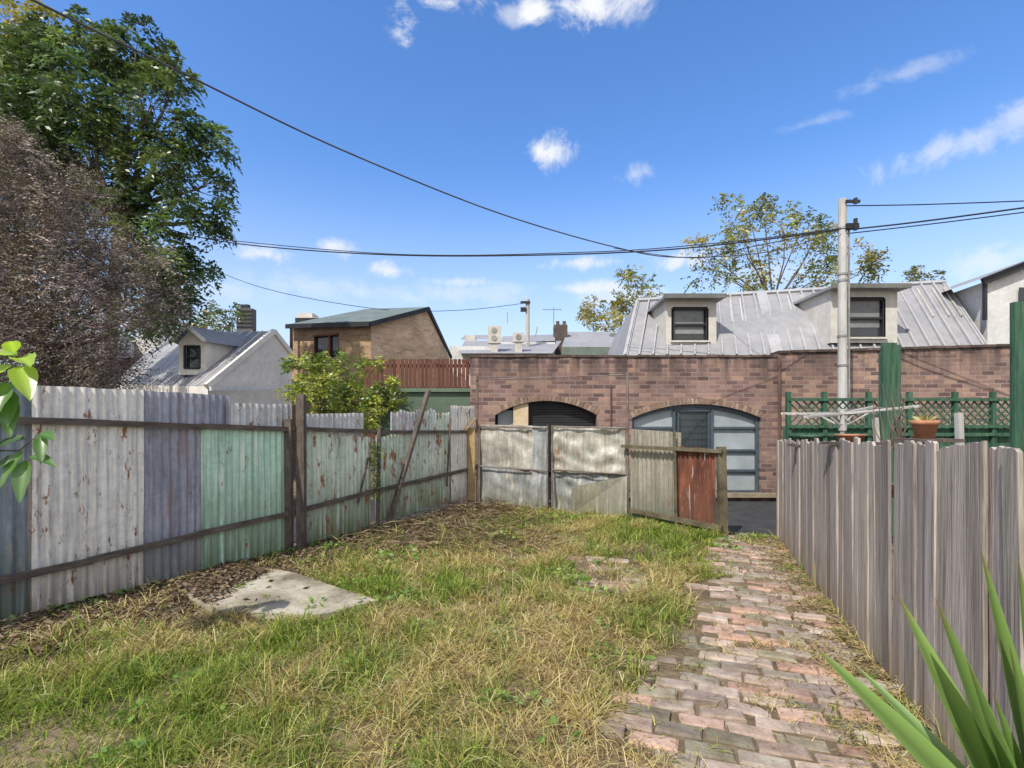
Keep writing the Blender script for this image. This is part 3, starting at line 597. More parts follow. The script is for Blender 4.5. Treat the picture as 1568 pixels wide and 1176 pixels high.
dp=B(); dp.tube([(ux(1190),D0-.09,0),(ux(1190),D0-.09,2.95)],.03); dp.tube([(ux(935),D0-.03,.0),(ux(935),D0-.03,2.4)],.012); dp.obj('downpipe',gmat('pipe_brown',[(.3,(.10,.065,.055)),(.7,(.18,.115,.095))],3,bst=0),bw)

# ---------------- zinc roof house
zr=E('zinc_roof_house')
TL,TR,BR,BL=P(976,461,13.6),P(1444,433,13.2),P(1520,548,11.2),P(957,546,11.5)
rb=B(); rb.quad(BL,BR,TR,TL); back=Vector((0,3,-.4)); rb.quad(TL,TR,TR+back,TL+back)
rb.quad(BL,TL,TL+back,BL+Vector((.2,4.5,0))); rb.quad(TR,BR,BR+Vector((0,4.5,0)),TR+back); rb.obj('roof',M_greyr,zr)
rr=B(); nseam=26; nv=(BR-BL).cross(TL-BL).normalized()
if nv.y>0: nv=-nv
for i in range(nseam+1):
    f=i/nseam; rr.beam(BL.lerp(BR,f)+nv*.03,TL.lerp(TR,f)+nv*.03,.035,.09,up=nv)
rr.beam(TL+nv*.03,TR+nv*.03,.12,.05,up=nv); rr.beam(TL,BL,.10,.08,up=nv); rr.beam(TR,BR,.10,.08,up=nv)
rr.beam(TL.lerp(TR,.41)+nv*.03,BL.lerp(BR,.42)+nv*.03,.26,.07,up=nv); rr.obj('standing_seams',M_rib,zr)
hb=B(); hb.quad(BL+Vector((0,.1,-3)),BR+Vector((0,.1,-3)),BR+Vector((0,.1,0)),BL+Vector((0,.1,0))); hb.quad(BL+Vector((0,.1,-3)),BL+Vector((0,.1,0)),BL+Vector((.2,4.5,0)),BL+Vector((0,4.5,-3)));hb.obj('walls',M_cream,zr)
vsl=B()
for u in (1118,1133,1205,1225,1398,1420,1437):
    t=(u-975)/(1444-975)
    p=TL.lerp(TR,t).lerp(BL.lerp(BR,t),.10); q=TL.lerp(TR,t).lerp(BL.lerp(BR,t),.5); vsl.beam(p+nv*.05,q+nv*.05,.022,.04,up=nv)
vsl.obj('roof_battens',M_cream,zr)
M_fasc=gmat('fascia_grey',[(.3,(.13,.13,.12)),(.7,(.2,.2,.19))],2,bst=0); M_blind=gmat('blind',[(.3,(.20,.21,.21)),(.7,(.28,.29,.29))],1,bst=0)
def dormer(name,u0,u1,vt,vb_,wu0,wu1,wv0,wv1,d):
    e=E(name); e.parent=zr
    def q(u,v): return P(u,v,d)
    b=B(); dep=2.2
    a,bq,c,dd_=q(u0,vb_),q(u1,vb_),q(u1,vt+8),q(u0,vt+8)
    k=Vector((0,dep,0))
    w=[q(wu0,wv1),q(wu1,wv1),q(wu1,wv0),q(wu0,wv0)]
    b.quad(a,bq,w[1],w[0]); b.quad(bq,c,w[2],w[1]); b.quad(c,dd_,w[3],w[2]); b.quad(dd_,a,w[0],w[3])
    b.quad(a,dd_,dd_+k,a+k); b.quad(bq,bq+k,c+k,c)
    for i in range(4): b.quad(w[i],w[(i+1)%4],w[(i+1)%4]+Vector((0,.1,0)),w[i]+Vector((0,.1,0)))
    b.beam(q((wu0+wu1)/2,wv1+1)+Vector((-.45,-.03,0)),q((wu0+wu1)/2,wv1+1)+Vector((.45,-.03,0)),.06,.04)
    b.obj(name+'_cheeks',M_cream,e)
    g_=B(); g_.quad(*[x+Vector((0,.08,0)) for x in w]); g_.obj(name+'_glass',M_glass,e)
    f=B()
    for i in range(4): f.beam(w[i]+Vector((0,.03,0)),w[(i+1)%4]+Vector((0,.03,0)),.06,.06)
    m0=(w[0]+w[3])/2; m1=(w[1]+w[2])/2; f.beam(m0+Vector((0,.04,0)),m1+Vector((0,.04,0)),.05,.05); f.obj(name+'_sash',M_blk,e)
    r=B(); l=(c+dd_)/2; wdt=(c-dd_).length+.22
    r.box(l+Vector((0,dep/2-.08,.03)),(wdt,dep+.3,.06)); r.obj(name+'_roof',M_greyr,e)
    r=B(); r.box(l+Vector((0,-.24,.045)),(wdt+.03,.04,.10)); r.obj(name+'_fascia',M_fasc,e)
    s=B(); s.quad(w[3]+Vector((.06,.07,-.03)),w[2]+Vector((-.06,.07,-.03)),(w[1]+w[2])/2+Vector((-.06,.07,-.2)),(w[0]+w[3])/2+Vector((.06,.07,-.2))); s.obj(name+'_blind',M_blind,e)
dormer('dormer',1020,1097,452,528,1030,1083,472,522,11.75)
dormer('dormer_b',1272,1374,437,525,1299,1354,457,517,11.5)
wr=E('white_house'); b=B(); d=11.8
pts=[(1512,540),(1640,540),(1640,380),(1512,430)]
f_=[P(u,v,d) for u,v in pts]; k=Vector((.6,5,0)); b.quad(*f_); b.quad(f_[0],f_[3],f_[3]+k,f_[0]+k)
b.quad(f_[0]+Vector((0,0,-3)),f_[1]+Vector((0,0,-3)),f_[1],f_[0]); b.obj('walls',M_white,wr)
b=B(); b.beam(P(1505,431,d-.1),P(1650,374,d-.1),.08,.16); b.beam(P(1508,432,d-.05),P(1508,490,d-.05),.06,.07); b.obj('barge_and_pipe',M_blk,wr)
b=B(); b.quad(P(1500,428,d-.2),P(1650,370,d-.2),P(1650,366,d-.2)+k,P(1500,424,d-.2)+k); b.obj('roof',M_greyr,wr)
b=B(); b.quad(*[P(u,v,d-.05) for u,v in ((1560,520),(1590,520),(1590,440),(1560,440))]); b.obj('window',M_glass,wr)

# ---------------- utility pole + wires
up=E('utility_pole'); PX,PY=P(1290,600,9.4).x,9.4; b=B()
b.tube([(PX,PY,-.2),(PX,PY,2.2),(PX,PY,zz(305,PY))],[.085,.08,.07],14)
b.obj('pole_shaft',M_pole,up)
b=B()
for v in (350,420,430,515,560): b.tube([(PX,PY,zz(v,PY)-.02),(PX,PY,zz(v,PY)+.02)],.086,14)
b.tube([(PX+.10,PY-.04,.5),(PX+.09,PY-.04,5.2)],.018); b.obj('pole_bands',M_galv,up)
b=B(); b.beam((PX,PY-.1,zz(312,PY)),(PX+.25,PY-.1,zz(312,PY)),.04,.05); b.beam((PX,PY-.11,zz(350,PY)),(PX+.22,PY-.11,zz(350,PY)),.05,.10)
for v in (312,343,352): b.tube([(PX+.16,PY-.12,zz(v,PY)-.05),(PX+.16,PY-.12,zz(v,PY)+.05)],.035)
b.obj('brackets',M_blk,up)
def wire(name,pts,r,mat):
    Pq=[P(*p) for p in pts]; m=len(Pq)
    out=[]
    for i in range(m-1):
        p0,p1,p2,p3=Pq[max(i-1,0)],Pq[i],Pq[i+1],Pq[min(i+2,m-1)]
        for j in range(10):
            t=j/10; out.append(.5*((2*p1)+(p2-p0)*t+(2*p0-5*p1+4*p2-p3)*t*t+(3*p1-p0-3*p2+p3)*t**3))
    out.append(Pq[-1]); b=B(); b.tube(out,r,6); return b.obj(name,mat,smooth=True)
wire('overhead_cable',[(-60,-60,3.2),(50,0,3.5),(290,117,4.6),(520,228,5.8),(760,325,7.2),(940,378,8.3),(1040,394,8.9),(1180,385,9.2),(1288,352,9.4)],.009,M_cableg)
wire('overhead_cable.001',[(195,330,13.5),(300,362,13),(420,379,12.5),(620,391,11.7),(850,390,10.8),(1050,380,10.2),(1288,352,9.4)],.014,M_cable)
wire('overhead_cable.002',[(300,363,13),(600,389,11.5),(900,386,10.5),(1100,372,9.8),(1288,350,9.3)],.009,M_cable)
wire('overhead_cable.003',[(1295,315,9.4),(1420,313,9.2),(1640,305,8.8)],.010,M_cable)
wire('overhead_cable.004',[(1295,352,9.4),(1420,338,8.8),(1700,300,8.0)],.014,M_cable)
wire('overhead_cable.005',[(1295,358,9.4),(1450,340,8.8),(1700,308,8.0)],.010,M_cable)
wire('overhead_cable.006',[(1288,350,9.4),(1150,378,10),(1060,395,12),(940,380,14)],.009,M_cable)
wire('overhead_cable.007',[(210,372,22),(290,399,21),(400,440,20),(520,465,20),(620,476,21),(720,474,22),(805,464,23)],.012,M_cable)
dp=E('timber_power_pole'); b=B(); q=P(808,560,23); b.tube([(q.x,23,0),(q.x,23,zz(458,23))],.09); b.obj('shaft',M_pole,dp)
b=B(); b.beam(P(797,463,22.9),P(812,463,22.9),.08,.1); b.beam(P(797,474,22.9),P(806,474,22.9),.06,.2); b.obj('arms',M_blk,dp)

# ---------------- green posts, trellis, clothes line, pots
gt=E('green_trellis_fence'); b=B(); d=8.6
def X(u,d): return (u-784)/FP*d
for u in (1207,1262,1330,1392,1462,1520,1560,1600): b.box((X(u,d),d,(zz(600,d))/2),(.07,.07,zz(600,d)))
for v in (612,653,665): b.beam((X(1205,d),d-.04,zz(v,d)),(X(1610,d),d-.04,zz(v,d)),.04,.05)
z0_,z1_=zz(653,d),zz(612,d); x=X(1205,d)
while x<X(1610,d):
    b.beam((x,d-.01,z0_),(x+z1_-z0_,d-.01,z1_),.012,.022); b.beam((x+z1_-z0_,d+.01,z0_),(x,d+.01,z1_),.012,.022); x+=.13
x=X(1205,d)
while x<X(1610,d): b.box((x,d+.03,z0_/2),(.105,.015,z0_)); x+=.11
b.obj('trellis',M_green,gt)
e=E('green_timber_post'); b=B(); d=7.2; b.box((X(1359,d),d,zz(525,d)/2),(.16,.05,zz(525,d))); b.box((X(1376,d),d+.06,zz(528,d)/2),(.13,.04,zz(526,d))); b.box((X(1368,d),d+.12,zz(540,d)/2),(.2,.06,zz(540,d))); b.obj('boards',M_green,e)
e=E('green_timber_post.001'); b=B(); d=4.6; b.box((X(1562,d),d,zz(463,d)/2),(.14,.05,zz(463,d))); b.box((X(1575,d),d+.07,zz(470,d)/2),(.12,.05,zz(470,d))); b.obj('boards',M_green,e)
e=E('rotary_clothes_line'); b=B(); d=6.2
hub=P(1290,634,d); tips_=[hub+Vector((-.60,-.25,-.04)),hub+Vector((.58,-.45,.08)),hub+Vector((.62,.35,.10)),hub+Vector((-.45,.55,.02))]
b.tube([Vector((hub.x,hub.y,0)),hub+Vector((0,0,.06))],.028,10)
for tpt in tips_: b.beam(hub,tpt,.03,.03); b.beam(hub+Vector((0,0,-.16)),hub.lerp(tpt,.4),.018,.018)
b.tube([hub+Vector((0,0,-.2)),hub+Vector((0,0,-.12))],.045,10)
b.beam(P(1340,640,d+.2),P(1345,700,d+.2),.05,.05); b.beam(P(1468,632,5),P(1470,690,5),.05,.05); b.obj('frame',M_pole,e)
b=B()
for f in (.35,.55,.75,.97):
    for i in range(4):
        p,q=hub.lerp(tips_[i],f),hub.lerp(tips_[(i+1)%4],f); b.tube([p,(p+q)/2-Vector((0,0,.02)),q],.004,5)
b.obj('lines',M_galv,e)
def pot(name,c,r,h,mat):
    e=E(name); b=B(); b.tube([c,c+Vector((0,0,h*.75)),c+Vector((0,0,h*.76)),c+Vector((0,0,h)),c+Vector((0,0,h))],[r*.68,r*.93,r*1.06,r*1.08,r*.9],20); b.obj('pot',mat,e,True); return e
pc=P(1416,671,3.6); pe=pot('terracotta_pot',pc,.08,.125,M_terra)
n=30; th=rng.uniform(0,6.28,n); leaves('succulent',np.array([pc+Vector((0,0,.11))]*n),np.stack([np.cos(th),np.sin(th),rng.uniform(.0,1.3,n)],1),rng.uniform(.06,.13,n),.018,np.array([[.55,.5,.22]]*n)*rng.uniform(.6,1.2,(n,1)),M_leaf,pe)
pc2=P(1302,676,4.2); pot('terracotta_pot.001',pc2,.105,.06,M_terra)
pc3=P(1239,680,5.6); pot('plastic_pot',pc3,.12,.1,M_green)
sh=E('plant_shelf'); b=B()
for p in (pc,pc2,pc3):
    b.box(p+Vector((0,0,-.014)),(.34,.26,.024)); b.box(Vector((p.x,p.y,(p.z-.03)/2)),(.06,.06,p.z-.03))
b.obj('boards',M_dwood,sh)
b=B()
for i in range(16):
    p=P(1330+random.uniform(0,70),690,5.4); q=p+Vector((random.uniform(-.25,.25),random.uniform(-.1,.1),random.uniform(.2,.75))); b.tube([p,(p+q)/2+Vector((random.uniform(-.05,.05),0,0)),q],[.008,.005,.002],5)
for i in range(3):
    p=P(1370+i*6,690,5.4); b.tube([p,P(1350+i*12,585,5.4)],[.012,.004],5)
b.obj('bare_shrub',M_bark)

# ---------------- houses behind left
wh=E('cream_cottage')
rn,rf,en,ef=P(419,507,15),P(262,509,23),P(316,592,12.8),P(175,588,19)
M_cr2=gmat('pale_cream_render',[(.3,(.66,.62,.55)),(.6,(.78,.74,.67))],.8,rough=.85,bst=.1)
b=B(); b.quad(en,rn,rf,ef); r2=P(446,541,15.8); b.quad(rn,r2,r2+Vector((-6,8,0)),rf); b.obj('roof',M_greyr,wh)
b=B(); nv2=(rn-en).cross(ef-en).normalized(); nv2=nv2 if nv2.z>0 else -nv2
for i in range(15):
    f=i/14; b.beam(en.lerp(ef,f)+nv2*.02,rn.lerp(rf,f)+nv2*.02,.03,.03,up=nv2)
b.beam(en,rn,.10,.14); b.beam(rn,r2,.10,.14); b.obj('barge_boards',M_cr2,wh)
b=B(); g0=Vector((en.x,en.y,0)); g1=Vector((r2.x,r2.y,0)); sh_=Vector((0,.06,-.05)); b.quad(g0+sh_,g1+sh_,r2+sh_,rn+sh_,en+sh_); b.quad(g0,en,ef,Vector((ef.x,ef.y,0))); b.obj('walls',M_cr2,wh)
b=B(); b.beam(P(322,595,12.7),P(446,592,15.0),.08,.10); b.obj('eave_band',M_white,wh)
e=E('cottage_dormer'); e.parent=wh; d=14.3
b=B(); w_=[(283,564),(306,564),(306,530),(283,530)]
W4=[P(u,v,d) for u,v in w_]; O4=[P(274,574,d),P(315,574,d),P(315,523,d),P(274,523,d)]
for i in range(4): b.quad(O4[i],O4[(i+1)%4],W4[(i+1)%4],W4[i])
ap=P(293,504,d); b.quad(O4[3],O4[2],ap); kk=Vector((-1.2,3,0)); b.quad(O4[1],O4[1]+Vector((.9,2.4,.5)),O4[2]+Vector((.9,2.4,0)),O4[2]); b.quad(O4[0],O4[3],O4[3]+kk,O4[0]+kk); b.obj('dormer_walls',M_cr2,e)
b=B(); b.quad(O4[2]+Vector((.1,-.2,-.02)),ap+Vector((0,-.2,.06)),ap+Vector((1.2,2.6,.1)),O4[2]+Vector((1.3,2.6,0))); b.quad(O4[3]+Vector((-.1,-.2,-.02)),ap+Vector((0,-.2,.06)),ap+kk,O4[3]+kk); b.obj('dormer_roof',M_greyr,e)
b=B(); b.beam(O4[2]+Vector((.1,-.2,-.02)),ap+Vector((0,-.2,.06)),.05,.09); b.beam(O4[3]+Vector((-.1,-.2,-.02)),ap+Vector((0,-.2,.06)),.05,.09); b.obj('dormer_barge',M_white,e)
b=B(); b.quad(*[x+Vector((0,.08,0)) for x in W4]); b.obj('dormer_glass',M_glass,e)
b=B()
for i in range(4): b.beam(W4[i],W4[(i+1)%4],.05,.05)
b.beam((W4[0]+W4[3])/2,(W4[1]+W4[2])/2,.04,.04); b.obj('dormer_sash',M_blk,e)
rt_=E('red_brick_terrace'); b=B(); b.quad(P(60,640,20),P(200,640,22),P(200,545,22),P(60,548,20)); b.quad(P(200,640,22),P(200,545,22),P(215,545,28),P(215,640,28)); b.obj('walls',M_redb,rt_)
b=B(); b.quad(P(40,550,19.6),P(205,547,21.6),P(205,515,25),P(40,505,24)); b.obj('roof',gmat('slate',[(.3,(.10,.10,.11)),(.7,(.18,.18,.2))],3),rt_)
wt=E('weatherboard_cottage'); b=B(); b.quad(P(185,620,24),P(290,620,24),P(290,535,24),P(215,510,24),P(185,535,24)); b.obj('walls',M_white,wt); b=B(); b.quad(P(215,506,23.8),P(300,540,23.8),P(330,540,28),P(250,506,28)); b.obj('roof',M_greyr,wt)
tb=E('brick_house'); c0=P(568,495,18); l0=P(446,499,19.5); rk=P(655,473,20); re=P(688,548,21.5)
b=B()
cbm=Vector((c0.x,c0.y,0))
def onw(f,z): return Vector((l0.x+(c0.x-l0.x)*f,l0.y+(c0.y-l0.y)*f,z))
f0,f1=.30,.62; zt0,zt1=zz(548,18.8),zz(513,18.8); top=lambda f:l0.z+(c0.z-l0.z)*f
b.quad(onw(0,0),onw(f0,0),onw(f0,top(f0)),onw(0,top(0))); b.quad(onw(f1,0),onw(1,0),onw(1,top(1)),onw(f1,top(f1)))
b.quad(onw(f0,0),onw(f1,0),onw(f1,zt0),onw(f0,zt0)); b.quad(onw(f0,zt1),onw(f1,zt1),onw(f1,top(f1)),onw(f0,top(f0))); b.obj('front_wall',M_tan1,tb)
b=B(); b.quad(cbm,Vector((re.x,re.y,0)),re,rk,c0); b.obj('gable_wall',M_tan2,tb)
b=B(); dy=Vector((0,.12,0)); b.quad(onw(f0,zt0)+dy,onw(f1,zt0)+dy,onw(f1,zt1)+dy,onw(f0,zt1)+dy); b.obj('window_glass',M_glass,tb)
b=B()
for f in (f0,(f0*.4+f1*.6),f1): b.beam(onw(f,zt0)+dy*.5,onw(f,zt1)+dy*.5,.07,.07)
b.beam(onw(f0,zt1),onw(f1,zt1),.07,.07); b.obj('window_frame',M_redb,tb)
M_groof=gmat('green_roof',[(.3,(.13,.16,.135)),(.7,(.21,.25,.215))],2,rough=.6,bst=.05)
b=B(); rt0,rt1,rt2,rt3=P(438,497,19.2),P(566,493,17.6),P(656,470,19.9),P(560,473,23); b.quad(rt0,rt1,rt2,rt3); b.obj('roof',M_groof,tb)
b=B(); b.beam(rt0+Vector((0,-.02,-.07)),rt1+Vector((0,-.02,-.07)),.06,.16); b.beam(rt1+Vector((.02,0,-.07)),rt2+Vector((.02,0,-.07)),.06,.16); b.beam(rt2+Vector((0,0,-.05)),P(691,548,21.6),.06,.14); b.beam(P(446,503,19.1),P(446,560,19.1),.08,.08); b.obj('fascia',M_blk,tb)
sfc=E('brown_slat_fence'); b=B(); d=13.2; x=X(560,d)
while x<X(722,d): 
    k=random.uniform(.7,1.25); b.col=(k,k,k); b.box((x,d,(zz(550,d)+1.2)/2),(.085,.02,zz(550,d)-1.2)); x+=.105
b.col=(.5,.5,.5); b.box((X(645,d),d+.06,zz(595,d)),(2.6,.05,.08)); b.box((X(645,d),d+.06,zz(560,d)),(2.6,.05,.08)); b.obj('slats',M_brownf,sfc)
gf=E('green_weatherboard_shed'); b=B(); d=11.9; z=0
while z<zz(600,d): b.box((X(648,d),d+.0,z+.06),(2.25,.03,.125),M=Matrix.Rotation(.12,3,'X')); z+=.115
b.box((X(648,d),d-.03,zz(600,d)+.03),(2.35,.12,.07)); b.obj('boards',M_ggrey,gf)

# ---------------- mid distance roofs
mr_=E('distant_roof_house')
b=B()
def hb_(u0,u1,v0,v1,d,dep=4):
    p,q=P(u0,v1,d),P(u1,v0,d); b.box(((p.x+q.x)/2,d+dep/2,(q.z)/2),(q.x-p.x,dep,q.z))
hb_(752,850,524,560,24); hb_(850,965,521,560,27); hb_(688,754,530,560,22); b.obj('walls',M_white,mr_)
b=B()
for (pp) in ([(700,541,21),(846,541,21),(860,522,25),(712,522,25)],[(705,520,26),(765,520,26),(760,513,29),(712,513,29)],[(860,531,23),(962,531,23),(955,508,28),(868,508,28)],[(765,526,24),(850,522,24),(850,512,28),(770,515,28)]): b.quad(*[P(*x) for x in pp])
b.obj('roofs',M_greyr,mr_)
b=B(); hb_(860,962,531,548,22.5,.2); hb_(936,958,510,530,26,.5); b.obj('dark_fascia',M_groof,mr_)
ch=E('chimney'); b=B(); hb_(851,867,500,530,26,.6); hb_(849,869,497,502,25.9,.8); b.obj('stack',gmat('dark_brick',[(.3,(.07,.055,.05)),(.7,(.13,.10,.09))],3),ch); b=B()
for u in (854,864): b.tube([P(u,498,26.2),P(u,492,26.2)],.09)
b.obj('chimney_pots',M_dwood,ch)
ch=E('chimney.001'); b=B(); hb_(712,728,513,535,25,.6); b.obj('stack',M_cream,ch)
for i,(u0,u1,v0,v1) in enumerate(((747,767,500,526),(785,803,510,524))):
    e=E('air_conditioner'); b=B(); p,q=P(u0,v1,21.5),P(u1,v0,21.5); b.box(((p.x+q.x)/2,21.5,(p.z+q.z)/2),(q.x-p.x,.3,q.z-p.z)); b.box(((p.x+q.x)/2,21.5,p.z-.25),(.3,.2,.5)); b.obj('casing',M_cream,e)
    b=B(); cz=[p.z+(q.z-p.z)*.28,p.z+(q.z-p.z)*.74] if i==0 else [(p.z+q.z)/2]
    for z in cz: b.tube([((p.x+q.x)/2,21.35,z),((p.x+q.x)/2,21.33,z)],.12,16)
    b.obj('fans',M_galv,e)
e=E('tv_antenna'); b=B(); b.tube([P(848,500,24),P(848,470,24)],.02,5)
for k in range(5): b.beam(P(832+k*6,473+ (k%2),24),P(836+k*6,475-(k%2),24),.02,.02)
b.beam(P(830,474,24),P(860,474,24),.02,.02); b.tube([P(777,495,24),P(777,478,24)],.015,5); b.tube([P(820,515,24),P(823,500,24)],.02,5); b.obj('mast',M_galv,e)
e=E('apartment_tower'); b=B(); hb_(362,386,472,540,90,1.5); b.obj('walls',gmat('dark_render',[(.3,(.10,.095,.10)),(.7,(.15,.145,.15))],.2),e); b=B()
for v in (476,482,488,494,500): b.beam(P(362,v,89.9),P(386,v,89.9),.1,.3)
hb_(368,380,466,472,90.5,.8); b.obj('bands',M_blk,e)
e=E('distant_apartment_block'); b=B(); hb_(452,488,486,520,60,3); hb_(456,478,479,486,61,2); b.obj('walls',M_cream,e); b=B()
for v in (488,491,494): b.beam(P(452,v,59.9),P(488,v,59.9),.1,.2)
b.obj('bands',M_blk,e)

# ---------------- trees
def tree(name,basep,fork,blobs,d,nsub,nfr,frl,leafl,leafw,per,pal,rtrunk,twigmat=None,sub_r=.33,droop=.5,leafm=None,shell=.5):
    e=E(name); b=B(); fk=Vector(fork); base=Vector(basep)
    b.tube([base,base.lerp(fk,.5)+Vector((random.uniform(-.1,.1),0,0)),fk],[rtrunk,rtrunk*.8,rtrunk*.65],10)
    PP=[];DD=[];CC=[]
    pal=np.array(pal)
    for bl in blobs:
        u,v,r=bl[:3]; c=np.array(P(u,v,d)); R=r/FP*d; c[1]+=random.uniform(-1,1)*R*.9
        cv=Vector(c); mid=fk.lerp(cv,.5)+Vector((random.uniform(-.25,.25),random.uniform(-.2,.2),random.uniform(-.25,.15)))*R*1.2
        m1=fk.lerp(mid,.5)+Vector((random.uniform(-.12,.12),0,random.uniform(-.12,.12)))*R; m2=mid.lerp(cv,.5)+Vector((random.uniform(-.15,.15),0,random.uniform(-.15,.15)))*R
        b.tube([fk,m1,mid,m2,cv],[rtrunk*.40,rtrunk*.32,rtrunk*.24,rtrunk*.16,rtrunk*.08],6)
        m=max(3,int(nsub*R*R)); dirs=nrm(rng.normal(size=(m,3))); rad=R*(shell+(1-shell)*rng.random(m))
        sc=c+dirs*rad[:,None]
        for s_ in sc:
            sv=Vector(s_); md=cv.lerp(sv,.5)+Vector(rng.normal(0,.09*R,3)); b.tube([cv.lerp(m2,random.random()*.8),md,sv],[rtrunk*.07,rtrunk*.045,rtrunk*.015],4,False)
            bright=rng.uniform(.55,1.3); pc_=pal[rng.integers(0,len(pal))]
            k=nfr; fd_=nrm(rng.normal(size=(k,3))+nrm((s_-c)[None,:])*.7+np.array([0,0,.25]))
            o=s_+fd_*rng.random((k,1))*R*sub_r*.6
            t=np.linspace(.15,1,per)
            pos=o[:,None,:]+fd_[:,None,:]*(t[None,:,None]*frl)+np.array([0,0,-1])*(t[None,:,None]**2)*frl*droop
            side=nrm(np.cross(fd_,np.array([0,0,1.])))
            sg=np.where(np.arange(per)%2==0,1,-1)[None,:,None]
            dr=side[:,None,:]*sg+fd_[:,None,:]*.6+rng.normal(0,.3,(k,per,3))+np.array([0,0,-.25])
            PP.append(pos.reshape(-1,3)); DD.append(dr.reshape(-1,3)); CC.append(np.repeat((pc_*bright*rng.uniform(.8,1.2,(k,1))),per,axis=0))
    PP=np.concatenate(PP);DD=np.concatenate(DD);CC=np.concatenate(CC)
    n=len(PP); L=leafl*rng.uniform(.6,1.3,n)
    leaves('crown_leaves',PP,DD,L,L*leafw,CC*rng.uniform(.8,1.2,(n,1)),leafm or M_leaf,e); b.obj('trunk_and_limbs',twigmat or M_bark,e,True)
    return e
big=[(20,170,70),(90,120,60),(150,95,60),(215,95,50),(262,105,38),(60,240,75),(165,180,66),(255,180,56),(300,215,40),(120,250,72),(240,255,62),(305,275,34),(180,330,50),(255,330,50),(320,330,28),(245,395,46),(215,440,55),(262,455,26),(140,60,35),(270,408,26),(30,100,50),(200,395,40),(-40,150,90),(-40,280,90),(200,490,34),(230,470,28)]
bx=P(150,600,13.5)
tree('large_street_tree',(bx.x,13.5,0),P(185,335,13.5),big,13.5,13,19,.42,.155,.42,10,[(.09,.15,.055),(.115,.18,.065),(.07,.115,.045),(.16,.22,.065)],.22,droop=.7)
tree('yellowing_tree',(P(-30,600,17).x,17,0),P(-10,300,17),[(10,60,50),(40,40,40),(0,110,50),(-40,60,70),(60,75,35),(25,150,40)],17,8,16,.4,.16,.4,9,[(.34,.29,.06),(.24,.24,.06),(.42,.31,.06)],.2)
gx=P(60,600,7.2)
grey=[(25,235,40),(75,285,55),(20,320,75),(130,345,48),(90,390,75),(180,395,38),(20,440,80),(150,440,65),(215,450,38),(90,500,75),(185,505,50),(232,490,24),(20,540,70),(120,560,55),(0,215,30),(-70,330,90),(-70,480,100),(165,560,34),(60,570,60)]
tree('dry_brown_tree',(gx.x,7.2,0),P(70,540,7.2),grey,7.2,150,15,.26,.05,.28,9,[(.24,.185,.17),(.34,.275,.26),(.17,.135,.12),(.46,.38,.35),(.19,.18,.11),(.13,.11,.10)],.07,droop=.15,sub_r=.7,shell=.2,leafm=M_litter,twigmat=gmat('grey_bark',[(.3,(.14,.12,.11)),(.7,(.30,.26,.24))],8,bst=.3))
bx=P(520,640,11)
tree('lemon_shrub',(bx.x,11,0),P(520,625,11),[(475,575,32),(520,570,32),(560,590,35),(500,600,40),(455,600,22),(590,600,26),(540,620,35),(480,625,30),(610,580,14),(490,545,16),(575,635,25)],11,75,14,.12,.075,.55,6,[(.22,.30,.05),(.33,.39,.07),(.15,.22,.04),(.42,.45,.09)],.05,droop=.2,sub_r=.6,shell=.4)
bx=P(1185,600,24)
sp1=[(1110,350,28),(1150,330,26),(1190,345,28),(1230,350,26),(1265,345,18),(1090,395,26),(1130,385,28),(1180,390,30),(1230,385,28),(1270,380,22),(1110,425,22),(1160,430,24),(1210,425,26),(1255,425,20),(1300,390,18),(1325,415,20),(1340,405,12),(1165,318,12),(1075,375,12)]
tree('sparse_street_tree',(bx.x,24,0),P(1185,470,24),sp1,24,6,17,.55,.17,.5,7,[(.32,.31,.08),(.24,.27,.065),(.40,.34,.11),(.17,.21,.055)],.12,droop=.3,sub_r=.8,shell=.2)
bx=P(950,600,32)
tree('sparse_street_tree.001',(bx.x,32,0),P(950,520,32),[(965,430,22),(985,440,22),(945,460,22),(910,475,22),(960,480,26),(1000,450,18),(895,490,16),(930,500,25),(980,500,22)],32,5.5,16,.5,.2,.5,7,[(.34,.32,.07),(.23,.25,.06),(.42,.36,.10)],.13,droop=.3,sub_r=.8,shell=.2)
tree('sparse_street_tree.002',(P(1408,600,30).x,30,0),P(1408,450,30),[(1400,420,12),(1418,412,10),(1385,430,9),(1425,430,9)],30,6,10,.4,.18,.5,6,[(.26,.26,.08),(.2,.21,.07)],.08,sub_r=.8,shell=.2)
tree('street_tree',(P(350,600,34).x,34,0),P(350,500,34),[(345,490,18),(360,485,14),(330,475,12),(325,500,16)],34,6,14,.4,.2,.5,7,[(.12,.18,.05),(.16,.21,.07)],.12,sub_r=.8,shell=.2)
tree('street_tree.001',(P(285,600,36).x,36,0),P(285,510,36),[(270,490,14),(300,492,14),(320,495,14),(250,495,14),(285,500,14)],36,5,12,.4,.2,.5,7,[(.28,.28,.08),(.34,.27,.11)],.12,sub_r=.8,shell=.2)
tree('street_tree.002',(P(60,600,11).x,11,0),P(60,560,11),[(20,600,50),(80,590,45),(140,590,40)],11,30,14,.3,.1,.5,7,[(.05,.075,.03),(.07,.10,.035)],.05,sub_r=.8,shell=.2)
q=FL(570); n=260; pts=np.stack([q[0]+rng.normal(0,.04,n)+.06,q[1]+rng.normal(0,.03,n)-.06,rng.uniform(.5,1.3,n)],1)
leaves('fence_vine',pts,rng.normal(size=(n,3)),.05,.03,np.array([(.14,.24,.05),(.26,.34,.07)])[rng.integers(0,2,n)],M_leaf)

